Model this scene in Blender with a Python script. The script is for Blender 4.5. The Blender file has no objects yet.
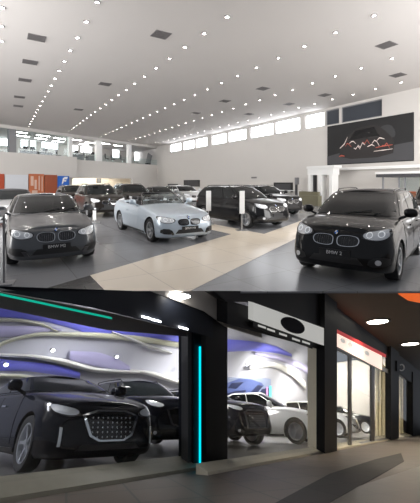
import bpy, bmesh, math, random
import numpy as np
from mathutils import Vector, Matrix
from mathutils.bvhtree import BVHTree
random.seed(7)
C = bpy.context.scene.collection
PI = math.pi

# ------------------------------------------------------------------ helpers
def link(o, parent=None):
    C.objects.link(o)
    if parent is not None:
        o.parent = parent
    return o

def mesh_obj(name, verts, faces, mat, parent=None, smooth=None, mats=None, fmats=None):
    me = bpy.data.meshes.new(name)
    me.from_pydata([tuple(v) for v in verts], [], faces)
    me.update()
    bm = bmesh.new(); bm.from_mesh(me)
    bmesh.ops.recalc_face_normals(bm, faces=bm.faces[:])
    bm.to_mesh(me); bm.free()
    for m in (mats or [mat]):
        me.materials.append(m)
    if fmats:
        for p, k in zip(me.polygons, fmats):
            p.material_index = k
    if smooth is not None:
        for p in me.polygons:
            p.use_smooth = True
        me.set_sharp_from_angle(angle=math.radians(smooth))
    return link(bpy.data.objects.new(name, me), parent)

def bm_obj(name, bm, mat, parent=None, smooth=None):
    me = bpy.data.meshes.new(name)
    bmesh.ops.recalc_face_normals(bm, faces=bm.faces[:])
    bm.to_mesh(me); bm.free()
    me.materials.append(mat)
    if smooth is not None:
        for p in me.polygons:
            p.use_smooth = True
        me.set_sharp_from_angle(angle=math.radians(smooth))
    return link(bpy.data.objects.new(name, me), parent)

def thing(name, label, cat, loc=(0, 0, 0), rz=0.0, group=None, matrix=None):
    o = bpy.data.objects.new(name, None)
    C.objects.link(o)
    o.empty_display_size = 0.1
    if matrix is not None:
        o.matrix_world = matrix
    else:
        o.location = loc
        o.rotation_euler = (0, 0, rz)
    o['label'] = label; o['category'] = cat
    if group: o['group'] = group
    return o

def tag(o, label, cat, group=None, kind=None):
    if label: o['label'] = label
    if cat: o['category'] = cat
    if group: o['group'] = group
    if kind: o['kind'] = kind
    return o

def struct(o, label=None):
    o['kind'] = 'structure'
    if label: o['label'] = label
    return o

def dup(root, matrix, label=None, group=None):
    r = root.copy(); C.objects.link(r); r.matrix_world = matrix
    if label: r['label'] = label
    if group: r['group'] = group
    for ch in list(root.children):
        c = ch.copy(); C.objects.link(c); c.parent = r
        for g in list(ch.children):
            d = g.copy(); C.objects.link(d); d.parent = c
    return r

def prism8(p):
    """8 corners: bottom ring 0-3, top ring 4-7"""
    return list(p), [(0, 1, 2, 3), (4, 5, 6, 7), (0, 1, 5, 4), (1, 2, 6, 5), (2, 3, 7, 6), (3, 0, 4, 7)]

def box_vf(x0, x1, y0, y1, z0, z1):
    return prism8([Vector((x0, y0, z0)), Vector((x1, y0, z0)), Vector((x1, y1, z0)), Vector((x0, y1, z0)),
                   Vector((x0, y0, z1)), Vector((x1, y0, z1)), Vector((x1, y1, z1)), Vector((x0, y1, z1))])

def box(name, x0, x1, y0, y1, z0, z1, mat, parent=None, bevel=0.0):
    v, f = box_vf(x0, x1, y0, y1, z0, z1)
    if bevel <= 0:
        return mesh_obj(name, v, f, mat, parent)
    bm = bmesh.new()
    vs = [bm.verts.new(q) for q in v]
    for q in f: bm.faces.new([vs[i] for i in q])
    bmesh.ops.bevel(bm, geom=bm.edges[:], offset=bevel, segments=2, affect='EDGES', profile=0.5)
    return bm_obj(name, bm, mat, parent, smooth=40)

def merge(parts):
    V, F = [], []
    for v, f in parts:
        b = len(V); V += list(v); F += [tuple(i + b for i in q) for q in f]
    return V, F

def lathe(profile, n=24, axis='y'):
    """profile: list of (r, h) closed loop -> verts, faces around axis"""
    V, F = [], []
    m = len(profile)
    for k in range(n):
        a = 2 * PI * k / n
        for r, h in profile:
            if axis == 'y': V.append(Vector((r * math.cos(a), h, r * math.sin(a))))
            else: V.append(Vector((r * math.cos(a), r * math.sin(a), h)))
    for k in range(n):
        for j in range(m):
            a, b = k * m + j, k * m + (j + 1) % m
            c, d = ((k + 1) % n) * m + (j + 1) % m, ((k + 1) % n) * m + j
            F.append((a, b, c, d))
    return V, F

def disc_vf(r, h0, h1, n=20, axis='z', c=(0, 0, 0)):
    V, F = [], []
    c = Vector(c)
    for h in (h0, h1):
        for k in range(n):
            a = 2 * PI * k / n
            p = {'z': Vector((r * math.cos(a), r * math.sin(a), h)),
                 'y': Vector((r * math.cos(a), h, r * math.sin(a))),
                 'x': Vector((h, r * math.cos(a), r * math.sin(a)))}[axis]
            V.append(c + p)
    F.append(tuple(range(n))); F.append(tuple(range(n, 2 * n)))
    for k in range(n):
        F.append((k, (k + 1) % n, n + (k + 1) % n, n + k))
    return V, F

def tube_vf(pts, r, n=8):
    V, F = [], []
    pts = [Vector(p) for p in pts]
    for i, p in enumerate(pts):
        d = (pts[min(i + 1, len(pts) - 1)] - pts[max(i - 1, 0)]).normalized()
        ref = Vector((0, 0, 1)) if abs(d.z) < .9 else Vector((1, 0, 0))
        a = d.cross(ref).normalized(); b = d.cross(a).normalized()
        rr = r[i] if isinstance(r, (list, tuple)) else r
        for k in range(n):
            t = 2 * PI * k / n
            V.append(p + (a * math.cos(t) + b * math.sin(t)) * rr)
    for i in range(len(pts) - 1):
        for k in range(n):
            F.append((i * n + k, i * n + (k + 1) % n, (i + 1) * n + (k + 1) % n, (i + 1) * n + k))
    F.append(tuple(range(n))); F.append(tuple((len(pts) - 1) * n + k for k in range(n)))
    return V, F

def ellipsoid_vf(c, rx, ry, rz, nu=12, nv=8, p=2.0):
    V, F = [], []
    c = Vector(c)
    sp = lambda v: math.copysign(abs(v) ** (2 / p), v)
    for j in range(nv + 1):
        th = PI * j / nv
        for k in range(nu):
            ph = 2 * PI * k / nu
            V.append(c + Vector((rx * sp(math.sin(th)) * sp(math.cos(ph)), ry * sp(math.sin(th)) * sp(math.sin(ph)), rz * sp(math.cos(th)))))
    for j in range(nv):
        for k in range(nu):
            F.append((j * nu + k, j * nu + (k + 1) % nu, (j + 1) * nu + (k + 1) % nu, (j + 1) * nu + k))
    return V, F

# ------------------------------------------------------------------ materials
def mat(name, col, rough=.5, metal=0.0, spec=.5, coat=0.0, emit=None, es=1.0, noise=0.0, nscale=5.0, bump=0.0):
    m = bpy.data.materials.new(name); m.use_nodes = True
    nt = m.node_tree; b = nt.nodes['Principled BSDF']
    b.inputs['Base Color'].default_value = (*col, 1)
    b.inputs['Roughness'].default_value = rough
    b.inputs['Metallic'].default_value = metal
    b.inputs['Specular IOR Level'].default_value = spec
    b.inputs['Coat Weight'].default_value = coat
    b.inputs['Coat Roughness'].default_value = .03
    if emit:
        b.inputs['Emission Color'].default_value = (*emit, 1)
        b.inputs['Emission Strength'].default_value = es
    if noise or bump:
        tc = nt.nodes.new('ShaderNodeTexCoord'); n = nt.nodes.new('ShaderNodeTexNoise')
        n.inputs['Scale'].default_value = nscale; n.inputs['Detail'].default_value = 4
        nt.links.new(tc.outputs['Object'], n.inputs['Vector'])
        if noise:
            r = nt.nodes.new('ShaderNodeMapRange')
            r.inputs['To Min'].default_value = 1 - noise; r.inputs['To Max'].default_value = 1 + noise
            nt.links.new(n.outputs['Fac'], r.inputs['Value'])
            h = nt.nodes.new('ShaderNodeHueSaturation'); h.inputs['Color'].default_value = (*col, 1)
            nt.links.new(r.outputs['Result'], h.inputs['Value'])
            nt.links.new(h.outputs['Color'], b.inputs['Base Color'])
        if bump:
            bp = nt.nodes.new('ShaderNodeBump'); bp.inputs['Strength'].default_value = bump
            nt.links.new(n.outputs['Fac'], bp.inputs['Height'])
            nt.links.new(bp.outputs['Normal'], b.inputs['Normal'])
    return m

def tile_mat(name, c1, c2, mortar, tw, th, msize, rough, rot=0.0, spec=.5):
    m = bpy.data.materials.new(name); m.use_nodes = True
    nt = m.node_tree; b = nt.nodes['Principled BSDF']
    tc = nt.nodes.new('ShaderNodeTexCoord'); mp = nt.nodes.new('ShaderNodeMapping'); br = nt.nodes.new('ShaderNodeTexBrick')
    mp.inputs['Rotation'].default_value = (0, 0, rot)
    br.offset = 0.0; br.inputs['Scale'].default_value = 1.0
    br.inputs['Color1'].default_value = (*c1, 1); br.inputs['Color2'].default_value = (*c2, 1); br.inputs['Mortar'].default_value = (*mortar, 1)
    br.inputs['Mortar Size'].default_value = msize; br.inputs['Brick Width'].default_value = tw; br.inputs['Row Height'].default_value = th
    nt.links.new(tc.outputs['Object'], mp.inputs['Vector']); nt.links.new(mp.outputs['Vector'], br.inputs['Vector'])
    nt.links.new(br.outputs['Color'], b.inputs['Base Color'])
    b.inputs['Roughness'].default_value = rough; b.inputs['Specular IOR Level'].default_value = spec
    return m

def glass_mat(name, tint=(1, 1, 1), refl=.12):
    """clear sheet glass: mostly passes light, reflects by Fresnel"""
    m = bpy.data.materials.new(name); m.use_nodes = True
    nt = m.node_tree; nt.nodes.remove(nt.nodes['Principled BSDF'])
    out = nt.nodes['Material Output']
    tr = nt.nodes.new('ShaderNodeBsdfTransparent'); tr.inputs['Color'].default_value = (*tint, 1)
    gl = nt.nodes.new('ShaderNodeBsdfGlossy'); gl.inputs['Roughness'].default_value = .02
    lw = nt.nodes.new('ShaderNodeLayerWeight'); lw.inputs['Blend'].default_value = .5
    pw = nt.nodes.new('ShaderNodeMath'); pw.operation = 'POWER'; pw.inputs[1].default_value = 5.0
    mr = nt.nodes.new('ShaderNodeMapRange'); mr.inputs['To Min'].default_value = .03; mr.inputs['To Max'].default_value = .6
    mx = nt.nodes.new('ShaderNodeMixShader')
    nt.links.new(lw.outputs['Facing'], pw.inputs[0]); nt.links.new(pw.outputs[0], mr.inputs['Value'])
    nt.links.new(mr.outputs['Result'], mx.inputs['Fac'])
    nt.links.new(tr.outputs['BSDF'], mx.inputs[1]); nt.links.new(gl.outputs['BSDF'], mx.inputs[2])
    nt.links.new(mx.outputs['Shader'], out.inputs['Surface'])
    return m

M = {}
M['white_wall'] = mat('white wall paint', (.585, .56, .535), .7, noise=.02, nscale=.6)
M['ceiling'] = mat('ceiling paint', (.58, .55, .53), .8, noise=.02, nscale=.3)
M['white'] = mat('white lacquer', (.78, .78, .77), .4)
M['grey_trim'] = mat('grey trim', (.22, .22, .23), .5)
M['dark_trim'] = mat('dark trim', (.05, .05, .055), .5)
M['vent'] = mat('vent grey', (.16, .15, .15), .6)
M['lamp'] = mat('lamp lens', (1, 1, 1), .4, emit=(1, .955, .9), es=170)
M['sky_pane'] = mat('daylight pane', (.8, .85, .9), .1, emit=(.93, .96, 1), es=4.5)
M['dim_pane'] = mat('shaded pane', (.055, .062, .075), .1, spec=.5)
M['office_lamp'] = mat('office lamp', (1, 1, 1), .4, emit=(1, .97, .92), es=34)
M['tyre'] = mat('tyre rubber', (.016, .016, .017), .8)
M['rim'] = mat('alloy silver', (.55, .56, .58), .3, .9)
M['rim_dark'] = mat('alloy dark', (.10, .10, .11), .3, .8)
M['glass_dark'] = mat('car glass', (.006, .008, .009), .03, spec=.3, coat=.25)
M['chrome'] = mat('chrome', (.75, .76, .78), .12, 1.0)
M['black_plastic'] = mat('black plastic', (.014, .014, .015), .45)
M['black_gloss'] = mat('black gloss', (.008, .008, .009), .12, coat=.5)
M['well'] = mat('wheel well', (.006, .006, .006), .9)
M['head'] = mat('headlamp lens', (.72, .74, .77), .15, .1, coat=1.0)
M['head_ring'] = mat('headlamp ring', (.95, .95, .95), .2, emit=(.9, .95, 1), es=.25)
M['tail'] = mat('tail lamp', (.25, .008, .008), .12, coat=1.0)
M['plate_black'] = mat('black plate', (.012, .012, .014), .4)
M['plate_white'] = mat('white plate', (.75, .75, .74), .4)
M['ink_white'] = mat('white ink', (.8, .8, .8), .5)
M['ink_black'] = mat('black ink', (.01, .01, .01), .5)
M['emb_blue'] = mat('emblem blue', (.02, .16, .6), .3)
M['seat'] = mat('seat leather', (.03, .028, .03), .5)
M['seat_tan'] = mat('seat leather tan', (.22, .12, .07), .5)
M['interior'] = mat('cabin interior', (.018, .018, .02), .6)
M['clear_glass'] = glass_mat('clear glass', (.92, .96, .96))
M['shop_glass'] = glass_mat('shop glass', (.97, .98, .98))

# ------------------------------------------------------------------ camera: level, eye 1.72 m above the showroom floor
FPX, UC, VH, EYE = 340.0, 210.0, 182.0, 1.72
cam = bpy.data.cameras.new('camera'); camo = link(bpy.data.objects.new('camera', cam))
cam.sensor_fit = 'HORIZONTAL'; cam.sensor_width = 36.0
cam.lens = 36.0 * FPX / 420.0
cam.shift_x = 0.0; cam.shift_y = -(251.5 - VH) / 420.0
cam.clip_start = .05; cam.clip_end = 300
camo.location = (0, 0, EYE); camo.rotation_euler = (PI / 2, 0, 0)
bpy.context.scene.camera = camo
EYEP = Vector((0, 0, EYE))

def ray(u, v):
    return Vector(((u - UC) / FPX, 1.0, -(v - VH) / FPX))
def at_z(u, v, z):
    d = ray(u, v); t = (z - EYE) / d.z
    return EYEP + d * t
def at_y(u, v, y):
    return EYEP + ray(u, v) * y
# ------------------------------------------------------------------ cars
def smooth_interp(pts):
    xs = [p[0] for p in pts]; ys = [p[1] for p in pts]
    n = len(xs)
    tg = []
    for i in range(n):
        if i == 0: tg.append((ys[1] - ys[0]) / (xs[1] - xs[0]))
        elif i == n - 1: tg.append((ys[-1] - ys[-2]) / (xs[-1] - xs[-2]))
        else:
            a = (ys[i] - ys[i - 1]) / (xs[i] - xs[i - 1]); b = (ys[i + 1] - ys[i]) / (xs[i + 1] - xs[i])
            tg.append(0 if a * b <= 0 else 2 * a * b / (a + b))
    def f(x):
        if x <= xs[0]: return ys[0]
        if x >= xs[-1]: return ys[-1]
        i = max(k for k in range(n) if xs[k] <= x); i = min(i, n - 2)
        h = xs[i + 1] - xs[i]; t = (x - xs[i]) / h
        return ((2 * t ** 3 - 3 * t * t + 1) * ys[i] + (t ** 3 - 2 * t * t + t) * h * tg[i]
                + (-2 * t ** 3 + 3 * t * t) * ys[i + 1] + (t ** 3 - t * t) * h * tg[i + 1])
    return f

def half_outline(L, W, fa, fb, bf, ra, rb, br, m, p=2.3):
    hw = W / 2; pts = []
    for k in range(40):
        y = (hw - fb) * k / 40; pts.append((L / 2 - bf * (y / hw) ** 2, y))
    cx = L / 2 - bf * ((hw - fb) / hw) ** 2 - fa
    for k in range(61):
        a = PI / 2 * k / 60
        pts.append((cx + fa * max(0, math.cos(a)) ** (2 / p), hw - fb + fb * math.sin(a) ** (2 / p)))
    cr = -L / 2 + br * ((hw - rb) / hw) ** 2 + ra
    for k in range(1, 100):
        pts.append((cx + (cr - cx) * k / 100, hw))
    for k in range(61):
        a = PI / 2 * k / 60
        pts.append((cr - ra * math.sin(a) ** (2 / p), hw - rb + rb * max(0, math.cos(a)) ** (2 / p)))
    for k in range(39, -1, -1):
        y = (hw - rb) * k / 40; pts.append((-L / 2 + br * (y / hw) ** 2, y))
    P = np.array(pts); d = np.r_[0, np.cumsum(np.hypot(*np.diff(P, axis=0).T))]
    s = np.linspace(0, d[-1], m + 1)
    X = np.interp(s, d, P[:, 0]) / (L / 2); Y = np.interp(s, d, P[:, 1]) / hw
    Y[0] = Y[-1] = 0
    return X, Y

def shell(X, Y, fn, ts, crown, K=8):
    """closed body of rings fn(xi, eta, t) with a crowned cap and a flat bottom"""
    m = len(X) - 1; N = 2 * m
    V, F = [], []
    idx = [(i, 1) for i in range(m + 1)] + [(i, -1) for i in range(m - 1, 0, -1)]
    for t in ts:
        for i, sg in idx:
            V.append(fn(X[i], sg * Y[i], t))
    for l in range(len(ts) - 1):
        for k in range(N):
            F.append((l * N + k, l * N + (k + 1) % N, (l + 1) * N + (k + 1) % N, (l + 1) * N + k))
    def cap(base, crown):
        rows = {}
        for i in range(1, m):
            a, b = base + i, base + N - i
            row = [a]
            pa, pb = V[a], V[b]
            for j in range(1, K):
                q = pa.lerp(pb, j / K); r = 1 - (1 - 2 * j / K) ** 2
                q = q + Vector((0, 0, crown(q.x, abs(pa.y)) * r))
                V.append(q); row.append(len(V) - 1)
            row.append(b); rows[i] = row
        for i in range(1, m - 1):
            for j in range(K):
                F.append((rows[i][j], rows[i][j + 1], rows[i + 1][j + 1], rows[i + 1][j]))
        for j in range(K):
            F.append((base, rows[1][j + 1], rows[1][j])); F.append((base + m, rows[m - 1][j], rows[m - 1][j + 1]))
    cap((len(ts) - 1) * N, crown)
    cap(0, lambda x, y: 0.0)
    return V, F

def chaikin(o, n=2):
    for _ in range(n):
        q = []
        for i in range(len(o)):
            a, b = o[i], o[(i + 1) % len(o)]
            q.append((a[0] * .75 + b[0] * .25, a[1] * .75 + b[1] * .25)); q.append((a[0] * .25 + b[0] * .75, a[1] * .25 + b[1] * .75))
        o = q
    return o

def densify(o, step=.04):
    q = []
    for i in range(len(o)):
        a, b = o[i], o[(i + 1) % len(o)]
        n = max(1, int(math.hypot(b[0] - a[0], b[1] - a[1]) / step))
        for k in range(n):
            q.append((a[0] + (b[0] - a[0]) * k / n, a[1] + (b[1] - a[1]) * k / n))
    return q

def circle2(c, r, n=18, sy=1.0):
    return [(c[0] + r * math.cos(2 * PI * k / n), c[1] + r * sy * math.sin(2 * PI * k / n)) for k in range(n)]

class Proj:
    def __init__(s, V, F, L):
        s.bvh = BVHTree.FromPolygons(V, F); s.L = L
    def hit(s, axis, a, b):
        if axis == 'front': o, d = Vector((s.L, a, b)), Vector((-1, 0, 0))
        elif axis == 'rear': o, d = Vector((-s.L, a, b)), Vector((1, 0, 0))
        elif axis == 'left': o, d = Vector((a, 3, b)), Vector((0, -1, 0))
        elif axis == 'right': o, d = Vector((a, -3, b)), Vector((0, 1, 0))
        else: o, d = Vector((a, b, 4)), Vector((0, 0, -1))
        h = s.bvh.ray_cast(o, d)
        if h[0] is None:
            q = o + d * (s.L * .55 if axis in ('front', 'rear') else 2.1)
            h = s.bvh.find_nearest(q)
        n = h[1]
        if n.dot(d) > 0: n = -n
        return h[0], n, d
    def patch(s, axis, outline, off=.006, depth=.03, inner=None, rings=(1.0, .66, .33)):
        """a solid skin lying on the body inside a star-shaped outline; inner < 1 makes a ring"""
        o = densify(outline)
        cx = sum(p[0] for p in o) / len(o); cy = sum(p[1] for p in o) / len(o)
        rs = list(rings) if inner is None else [1.0, inner]
        V, F = [], []
        n = len(o)
        fr = []
        for r in rs:
            for p in o:
                fr.append(s.hit(axis, cx + (p[0] - cx) * r, cy + (p[1] - cy) * r))
        if inner is None: fr.append(s.hit(axis, cx, cy))
        for h, nn, d in fr: V.append(h + nn * off)
        nb = len(V)
        for h, nn, d in fr: V.append(h - nn * (depth - off) * .6 + d * depth * .4)
        for k in range(len(rs) - 1):
            for i in range(n):
                j = (i + 1) % n
                F.append((k * n + i, k * n + j, (k + 1) * n + j, (k + 1) * n + i))
                F.append((nb + k * n + i, nb + k * n + j, nb + (k + 1) * n + j, nb + (k + 1) * n + i))
        for i in range(n):
            j = (i + 1) % n
            F.append((i, j, nb + j, nb + i))
            b = (len(rs) - 1) * n
            if inner is None:
                F.append((b + i, b + j, nb - 1)); F.append((nb + b + i, nb + b + j, nb + nb - 1))
            else:
                F.append((b + i, b + j, nb + b + j, nb + b + i))
        return V, F

def mirror_pts(o): return [(-a, b) for a, b in o]

def boolean_cut(o, cutter):
    C.objects.link(cutter); cutter.parent = o.parent
    md = o.modifiers.new('cut', 'BOOLEAN'); md.operation = 'DIFFERENCE'; md.object = cutter; md.solver = 'EXACT'
    md.material_mode = 'TRANSFER'
    bpy.context.view_layer.update()
    dg = bpy.context.evaluated_depsgraph_get()
    me = bpy.data.meshes.new_from_object(o.evaluated_get(dg), depsgraph=dg)
    o.modifiers.clear(); o.data = me
    bpy.data.objects.remove(cutter)
    for p in me.polygons: p.use_smooth = True
    me.set_sharp_from_angle(angle=math.radians(38))

def fmeshes():
    return {}
WHEELS = {}
def wheel_meshes(R, w, style):
    key = (R, w, style)
    if key in WHEELS: return WHEELS[key]
    h = w / 2; ri = R * .70
    V, F = lathe([(ri, -h * .8), (R * .86, -h), (R * .96, -h * .93), (R, -h * .6), (R, h * .6), (R * .96, h * .93), (R * .86, h), (ri, h * .8)], 32)
    t = mesh_obj('wheel', V, F, M['tyre'], smooth=40).data
    parts = [lathe([(ri * .93, -h * .7), (ri * 1.02, -h * .85), (ri * 1.02, h * .85), (ri * .93, h * .82), (ri * .9, h * .5), (ri * .9, -h * .7)], 32),
             disc_vf(R * .13, h * .2, h * .72, 16, 'y')]
    ns = 5 if style != 'multi' else 10
    for k in range(ns):
        for dlt in ((-.16, .16) if style == 'double' else (0,)):
            a0 = 2 * PI * k / ns; a1 = a0 + dlt
            wd = R * (.065 if style != 'five' else .11)
            p0 = Vector((math.cos(a0), 0, math.sin(a0))) * R * .10; p1 = Vector((math.cos(a1), 0, math.sin(a1))) * ri * .96
            tn = (p1 - p0).normalized().cross(Vector((0, 1, 0)))
            q = []
            for yy in (h * .35, h * .74):
                for p, ww in ((p0, wd * 1.1), (p1, wd)):
                    for sg in (-1, 1):
                        q.append(p + tn * sg * ww * .5 + Vector((0, yy - (.02 if p is p0 else 0), 0)))
            parts.append((q, [(0, 1, 3, 2), (4, 5, 7, 6), (0, 1, 5, 4), (2, 3, 7, 6), (0, 2, 6, 4), (1, 3, 7, 5)]))
    parts.append(disc_vf(ri * .93, -h * .5, -h * .42, 24, 'y'))
    V, F = merge(parts)
    r = mesh_obj('rim', V, F, M['rim'], smooth=35).data
    for o in [o for o in C.objects if o.data in (t, r)]: bpy.data.objects.remove(o)
    WHEELS[key] = (t, r)
    return WHEELS[key]

BASE = dict(L=4.43, W=1.77, H=1.42, wb=2.69, R=.325, ov=.79, fa=.54, fb=.36, bf=.10, ra=.45, rb=.38, br=.10, tyre=.225,
            sh=[(0, .70), (.03, .745), (.12, .84), (.29, .955), (.5, .97), (.75, .985), (.9, 1.01), (.97, .99), (1, .93)],
            bot=[(0, .165), (.12, .165), (.5, .19), (.85, .22), (1, .32)],
            df=[(0, .09), (.06, .03), (.18, .005), (.32, 0), (.5, .02), (.75, .05), (.9, .09), (.97, .14), (1, .20)],
            dr=[(0, .12), (.15, .03), (.4, 0), (.7, .02), (.9, .05), (1, .10)],
            wv=[(0, .93), (.08, .97), (.25, .99), (.45, 1), (.62, .992), (.72, .975), (.9, .945), (.97, .91), (1, .86)],
            cowl=.30, top=.47, rear=.69, tail=.90, beltw=.80, roofw=.58, roofc=.05, cabn=(.55, .50, .12, .5, .42, .12),
            front='kidney', zk=.58, zh=.64, rails=False, doors=1, open=False, wheel='double', roof_paint=None, det=2)

def car_spec(**k):
    d = dict(BASE); d.update(k); return d

def build_car(name, label, cat, sp, paint, matrix, group=None, plate=None, plate_mat=None, cabin_mat=None):
    L, W, H = sp['L'], sp['W'], sp['H']
    root = thing(name, label, cat, matrix=matrix, group=group)
    fx = lambda f: L / 2 - f * L
    zs_ = smooth_interp(sp['sh']); zb_ = smooth_interp(sp['bot'])
    df = smooth_interp(sp['df']); dr = smooth_interp(sp['dr']); wv = smooth_interp(sp['wv'])
    zs = lambda x: zs_((L / 2 - x) / L); zb = lambda x: zb_((L / 2 - x) / L)
    def bodyf(xi, eta, v):
        x = xi * (L / 2 - (df(v) if xi > 0 else dr(v)))
        y = eta * W / 2 * wv(v)
        tap = 1 - .035 * max(0, (abs(x) / (L / 2) - .55) / .45) ** 2
        return Vector((x, y * tap, zb(x) + (zs(x) - zb(x)) * v))
    X, Y = half_outline(L, W, sp['fa'], sp['fb'], sp['bf'], sp['ra'], sp['rb'], sp['br'], 64)
    ts = [0, .04, .1, .2, .32, .45, .58, .68, .73, .8, .88, .94, .975, 1]
    def crown(x, y): return .045 * min(1, y / (W * .3))
    V, F = shell(X, Y, bodyf, ts, crown)
    pr = Proj(V, F, L)
    body = mesh_obj('body', V, F, paint, root, mats=[paint, M['well']])
    # wheel wells (and the open cockpit)
    R = sp['R']; xf = L / 2 - sp['ov']; xr = xf - sp['wb']
    cut = []
    for x in (xf, xr):
        for sg in (-1, 1):
            cut.append(disc_vf(R * 1.13, min(sg * (W / 2 - .33), sg * (W / 2 + .2)), max(sg * (W / 2 - .33), sg * (W / 2 + .2)), 30, 'y', (x, 0, R * 1.02)))
    if sp['open']:
        x0, x1 = fx(.735), fx(.40)
        yy = W / 2 - .17
        bm = bmesh.new()
        v, f = box_vf(x0, x1, -yy, yy, .38, 1.6)
        vs = [bm.verts.new(q) for q in v]
        for q in f: bm.faces.new([vs[i] for i in q])
        bmesh.ops.bevel(bm, geom=bm.edges[:], offset=.09, segments=3, affect='EDGES', profile=.5)
        bm.verts.index_update()
        cut.append(([q.co.copy() for q in bm.verts], [tuple(q.index for q in g.verts) for g in bm.faces])); bm.free()
    cv, cf = merge(cut)
    cm = mesh_obj('cut', cv, cf, M['well']); C.objects.unlink(cm)
    boolean_cut(body, cm)
    # cabin
    zbelt = lambda x: zs(x) + .01
    xm = fx((sp['top'] + sp['rear']) / 2)
    zr = lambda x: H - sp['roofc'] * ((x - xm) / (L * .25)) ** 2 - .03
    tk = [0, .22, .45, .66, .8, .9, .96, 1.0]
    hz = smooth_interp([(0, -.06), (.22, .24), (.45, .51), (.66, .745), (.8, .88), (.9, .955), (1, 1.0)])
    ins = smooth_interp([(0, 0), (.8, 0), (.92, .012), (1, .05)])
    xfr = smooth_interp([(0, fx(sp['cowl'])), (.5, fx(sp['cowl']) * .47 + fx(sp['top']) * .53), (.9, fx(sp['top'])), (1, fx(sp['top']))])
    xre = smooth_interp([(0, fx(sp['tail'])), (.5, fx(sp['tail']) * .55 + fx(sp['rear']) * .45), (.9, fx(sp['rear'])), (1, fx(sp['rear']))])
    cn = sp['cabn']
    Lc = fx(sp['cowl']) - fx(sp['tail'])
    CX, CY = half_outline(Lc, 1.6, cn[0], cn[1], cn[2], cn[3], cn[4], cn[5], 48, 2.6)
    def cabf(xi, eta, t):
        x = xm + (xi * (xfr(t) - xm - ins(t)) if xi > 0 else -xi * (xre(t) - xm + ins(t)))
        wd = sp['beltw'] + (sp['roofw'] - sp['beltw']) * (t ** 1.25) - ins(t)
        tp = 1 - .07 * max(0, -xi) ** 2
        return Vector((x, eta * wd * tp, zbelt(x) + (zr(x) - zbelt(x)) * hz(t)))
    m = len(CX) - 1
    def cabs(s, t):
        sg = 1 if s >= 0 else -1; a = abs(s); i = min(int(a), m - 1); f = a - i
        return cabf(CX[i] * (1 - f) + CX[i + 1] * f, sg * (CY[i] * (1 - f) + CY[i + 1] * f), t)
    cc = Vector((xm, 0, .9))
    def cab_patch(s0, s1, t0, t1, ns, nt, off=.008, depth=.03, tshift=None):
        V, F = [], []
        for lay in (off, off - depth):
            for b in range(nt + 1):
                for a in range(ns + 1):
                    s = s0 + (s1 - s0) * a / ns; t = t0 + (t1 - t0) * b / nt
                    p = cabs(s, t); e = .05
                    du = cabs(s + e, t) - cabs(s - e, t); dv = cabs(s, min(1, t + .01)) - cabs(s, max(0, t - .01))
                    n = du.cross(dv).normalized()
                    if n.dot(p - cc) < 0: n = -n
                    V.append(p + n * lay)
        q = (ns + 1) * (nt + 1); w = ns + 1
        for b in range(nt):
            for a in range(ns):
                for o in (0, q): F.append((o + b * w + a, o + b * w + a + 1, o + (b + 1) * w + a + 1, o + (b + 1) * w + a))
        for b in range(nt):
            for a in (0, ns): F.append((b * w + a, (b + 1) * w + a, q + (b + 1) * w + a, q + b * w + a))
        for a in range(ns):
            for b in (0, nt): F.append((b * w + a, b * w + a + 1, q + b * w + a + 1, q + b * w + a))
        return V, F
    def s_at_x(xi):
        for i in range(m):
            if CX[i] >= xi > CX[i + 1]: return i + (CX[i] - xi) / (CX[i] - CX[i + 1])
        return m
    def s_at_y(eta):
        for i in range(m):
            if CY[i] <= eta < CY[i + 1]: return i + (eta - CY[i]) / (CY[i + 1] - CY[i])
    glass = M['glass_dark']
    sw = s_at_y(.90)
    if not sp['open']:
        V, F = shell(CX, CY, cabf, tk, lambda x, y: .035 * min(1, y / .4), 6)
        mesh_obj('roof', V, F, cabin_mat or sp['roof_paint'] or paint, root, smooth=40)
        V, F = cab_patch(-sw, sw, .10, .86, 14, 6)
        ws = mesh_obj('windshield', V, F, glass, root, smooth=40)
        if sp['det'] >= 2:
            for yy in (-.05, .45):
                a = cabs(yy * 5 / .5 - 1 + (.5 if yy > 0 else 0), .12); b = cabs(yy * 5 / .5 + 4.0, .22)
                nn = Vector((.02, 0, .02))
                V, F = tube_vf([a + nn, b + nn], .009, 6)
                mesh_obj('wiper', V, F, M['black_plastic'], ws)
        sr = m - s_at_y(.86) if False else None
        # rear window
        for i in range(m, 0, -1):
            if CY[i] > .84: break
        V, F = cab_patch(i, 2 * m - i, .18, .80, 2, 5) if False else ([], [])
        rv = []
        for sg in (1, -1):
            V, F = cab_patch(sg * (i + .5), sg * m, .18, .80, 8, 5)
            rv.append((V, F))
        V, F = merge(rv)
        mesh_obj('rear_window', V, F, glass, root, smooth=40)
        # side windows
        sw_list = sp.get('side', [(.80, .10), (.06, -.66)])
        for sg in (1, -1):
            for a, b in sw_list:
                s0, s1 = s_at_x(a), s_at_x(b)
                V, F = cab_patch(sg * s0, sg * s1, .10, .80, 8, 5)
                mesh_obj('side_window', V, F, glass, root, smooth=40)
        if sp['rails']:
            for sg in (1, -1):
                pts = [cabs(sg * s_at_x(a), .99) + Vector((0, 0, .0 if abs(a) > .74 else .045)) for a in (.8, .72, .3, 0, -.3, -.68, -.76)]
                V, F = tube_vf(pts, .016, 8)
                mesh_obj('roof_rail', V, F, M['chrome'] if sp['rails'] == 'chrome' else M['black_gloss'], root, smooth=50)
    else:
        V, F = cab_patch(-sw, sw, .06, .90, 14, 6, .004, .012)
        ws = mesh_obj('windshield', V, F, M['clear_glass'], root, smooth=40)
        top = [cabs(s, .92) for s in np.linspace(-sw - .4, sw + .4, 16)]
        sideL = [cabs(-sw - .4, t) for t in np.linspace(0, .9, 6)]; sideR = [cabs(sw + .4, t) for t in np.linspace(.9, 0, 6)]
        V, F = tube_vf(sideL + top + sideR, .028, 8)
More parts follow.
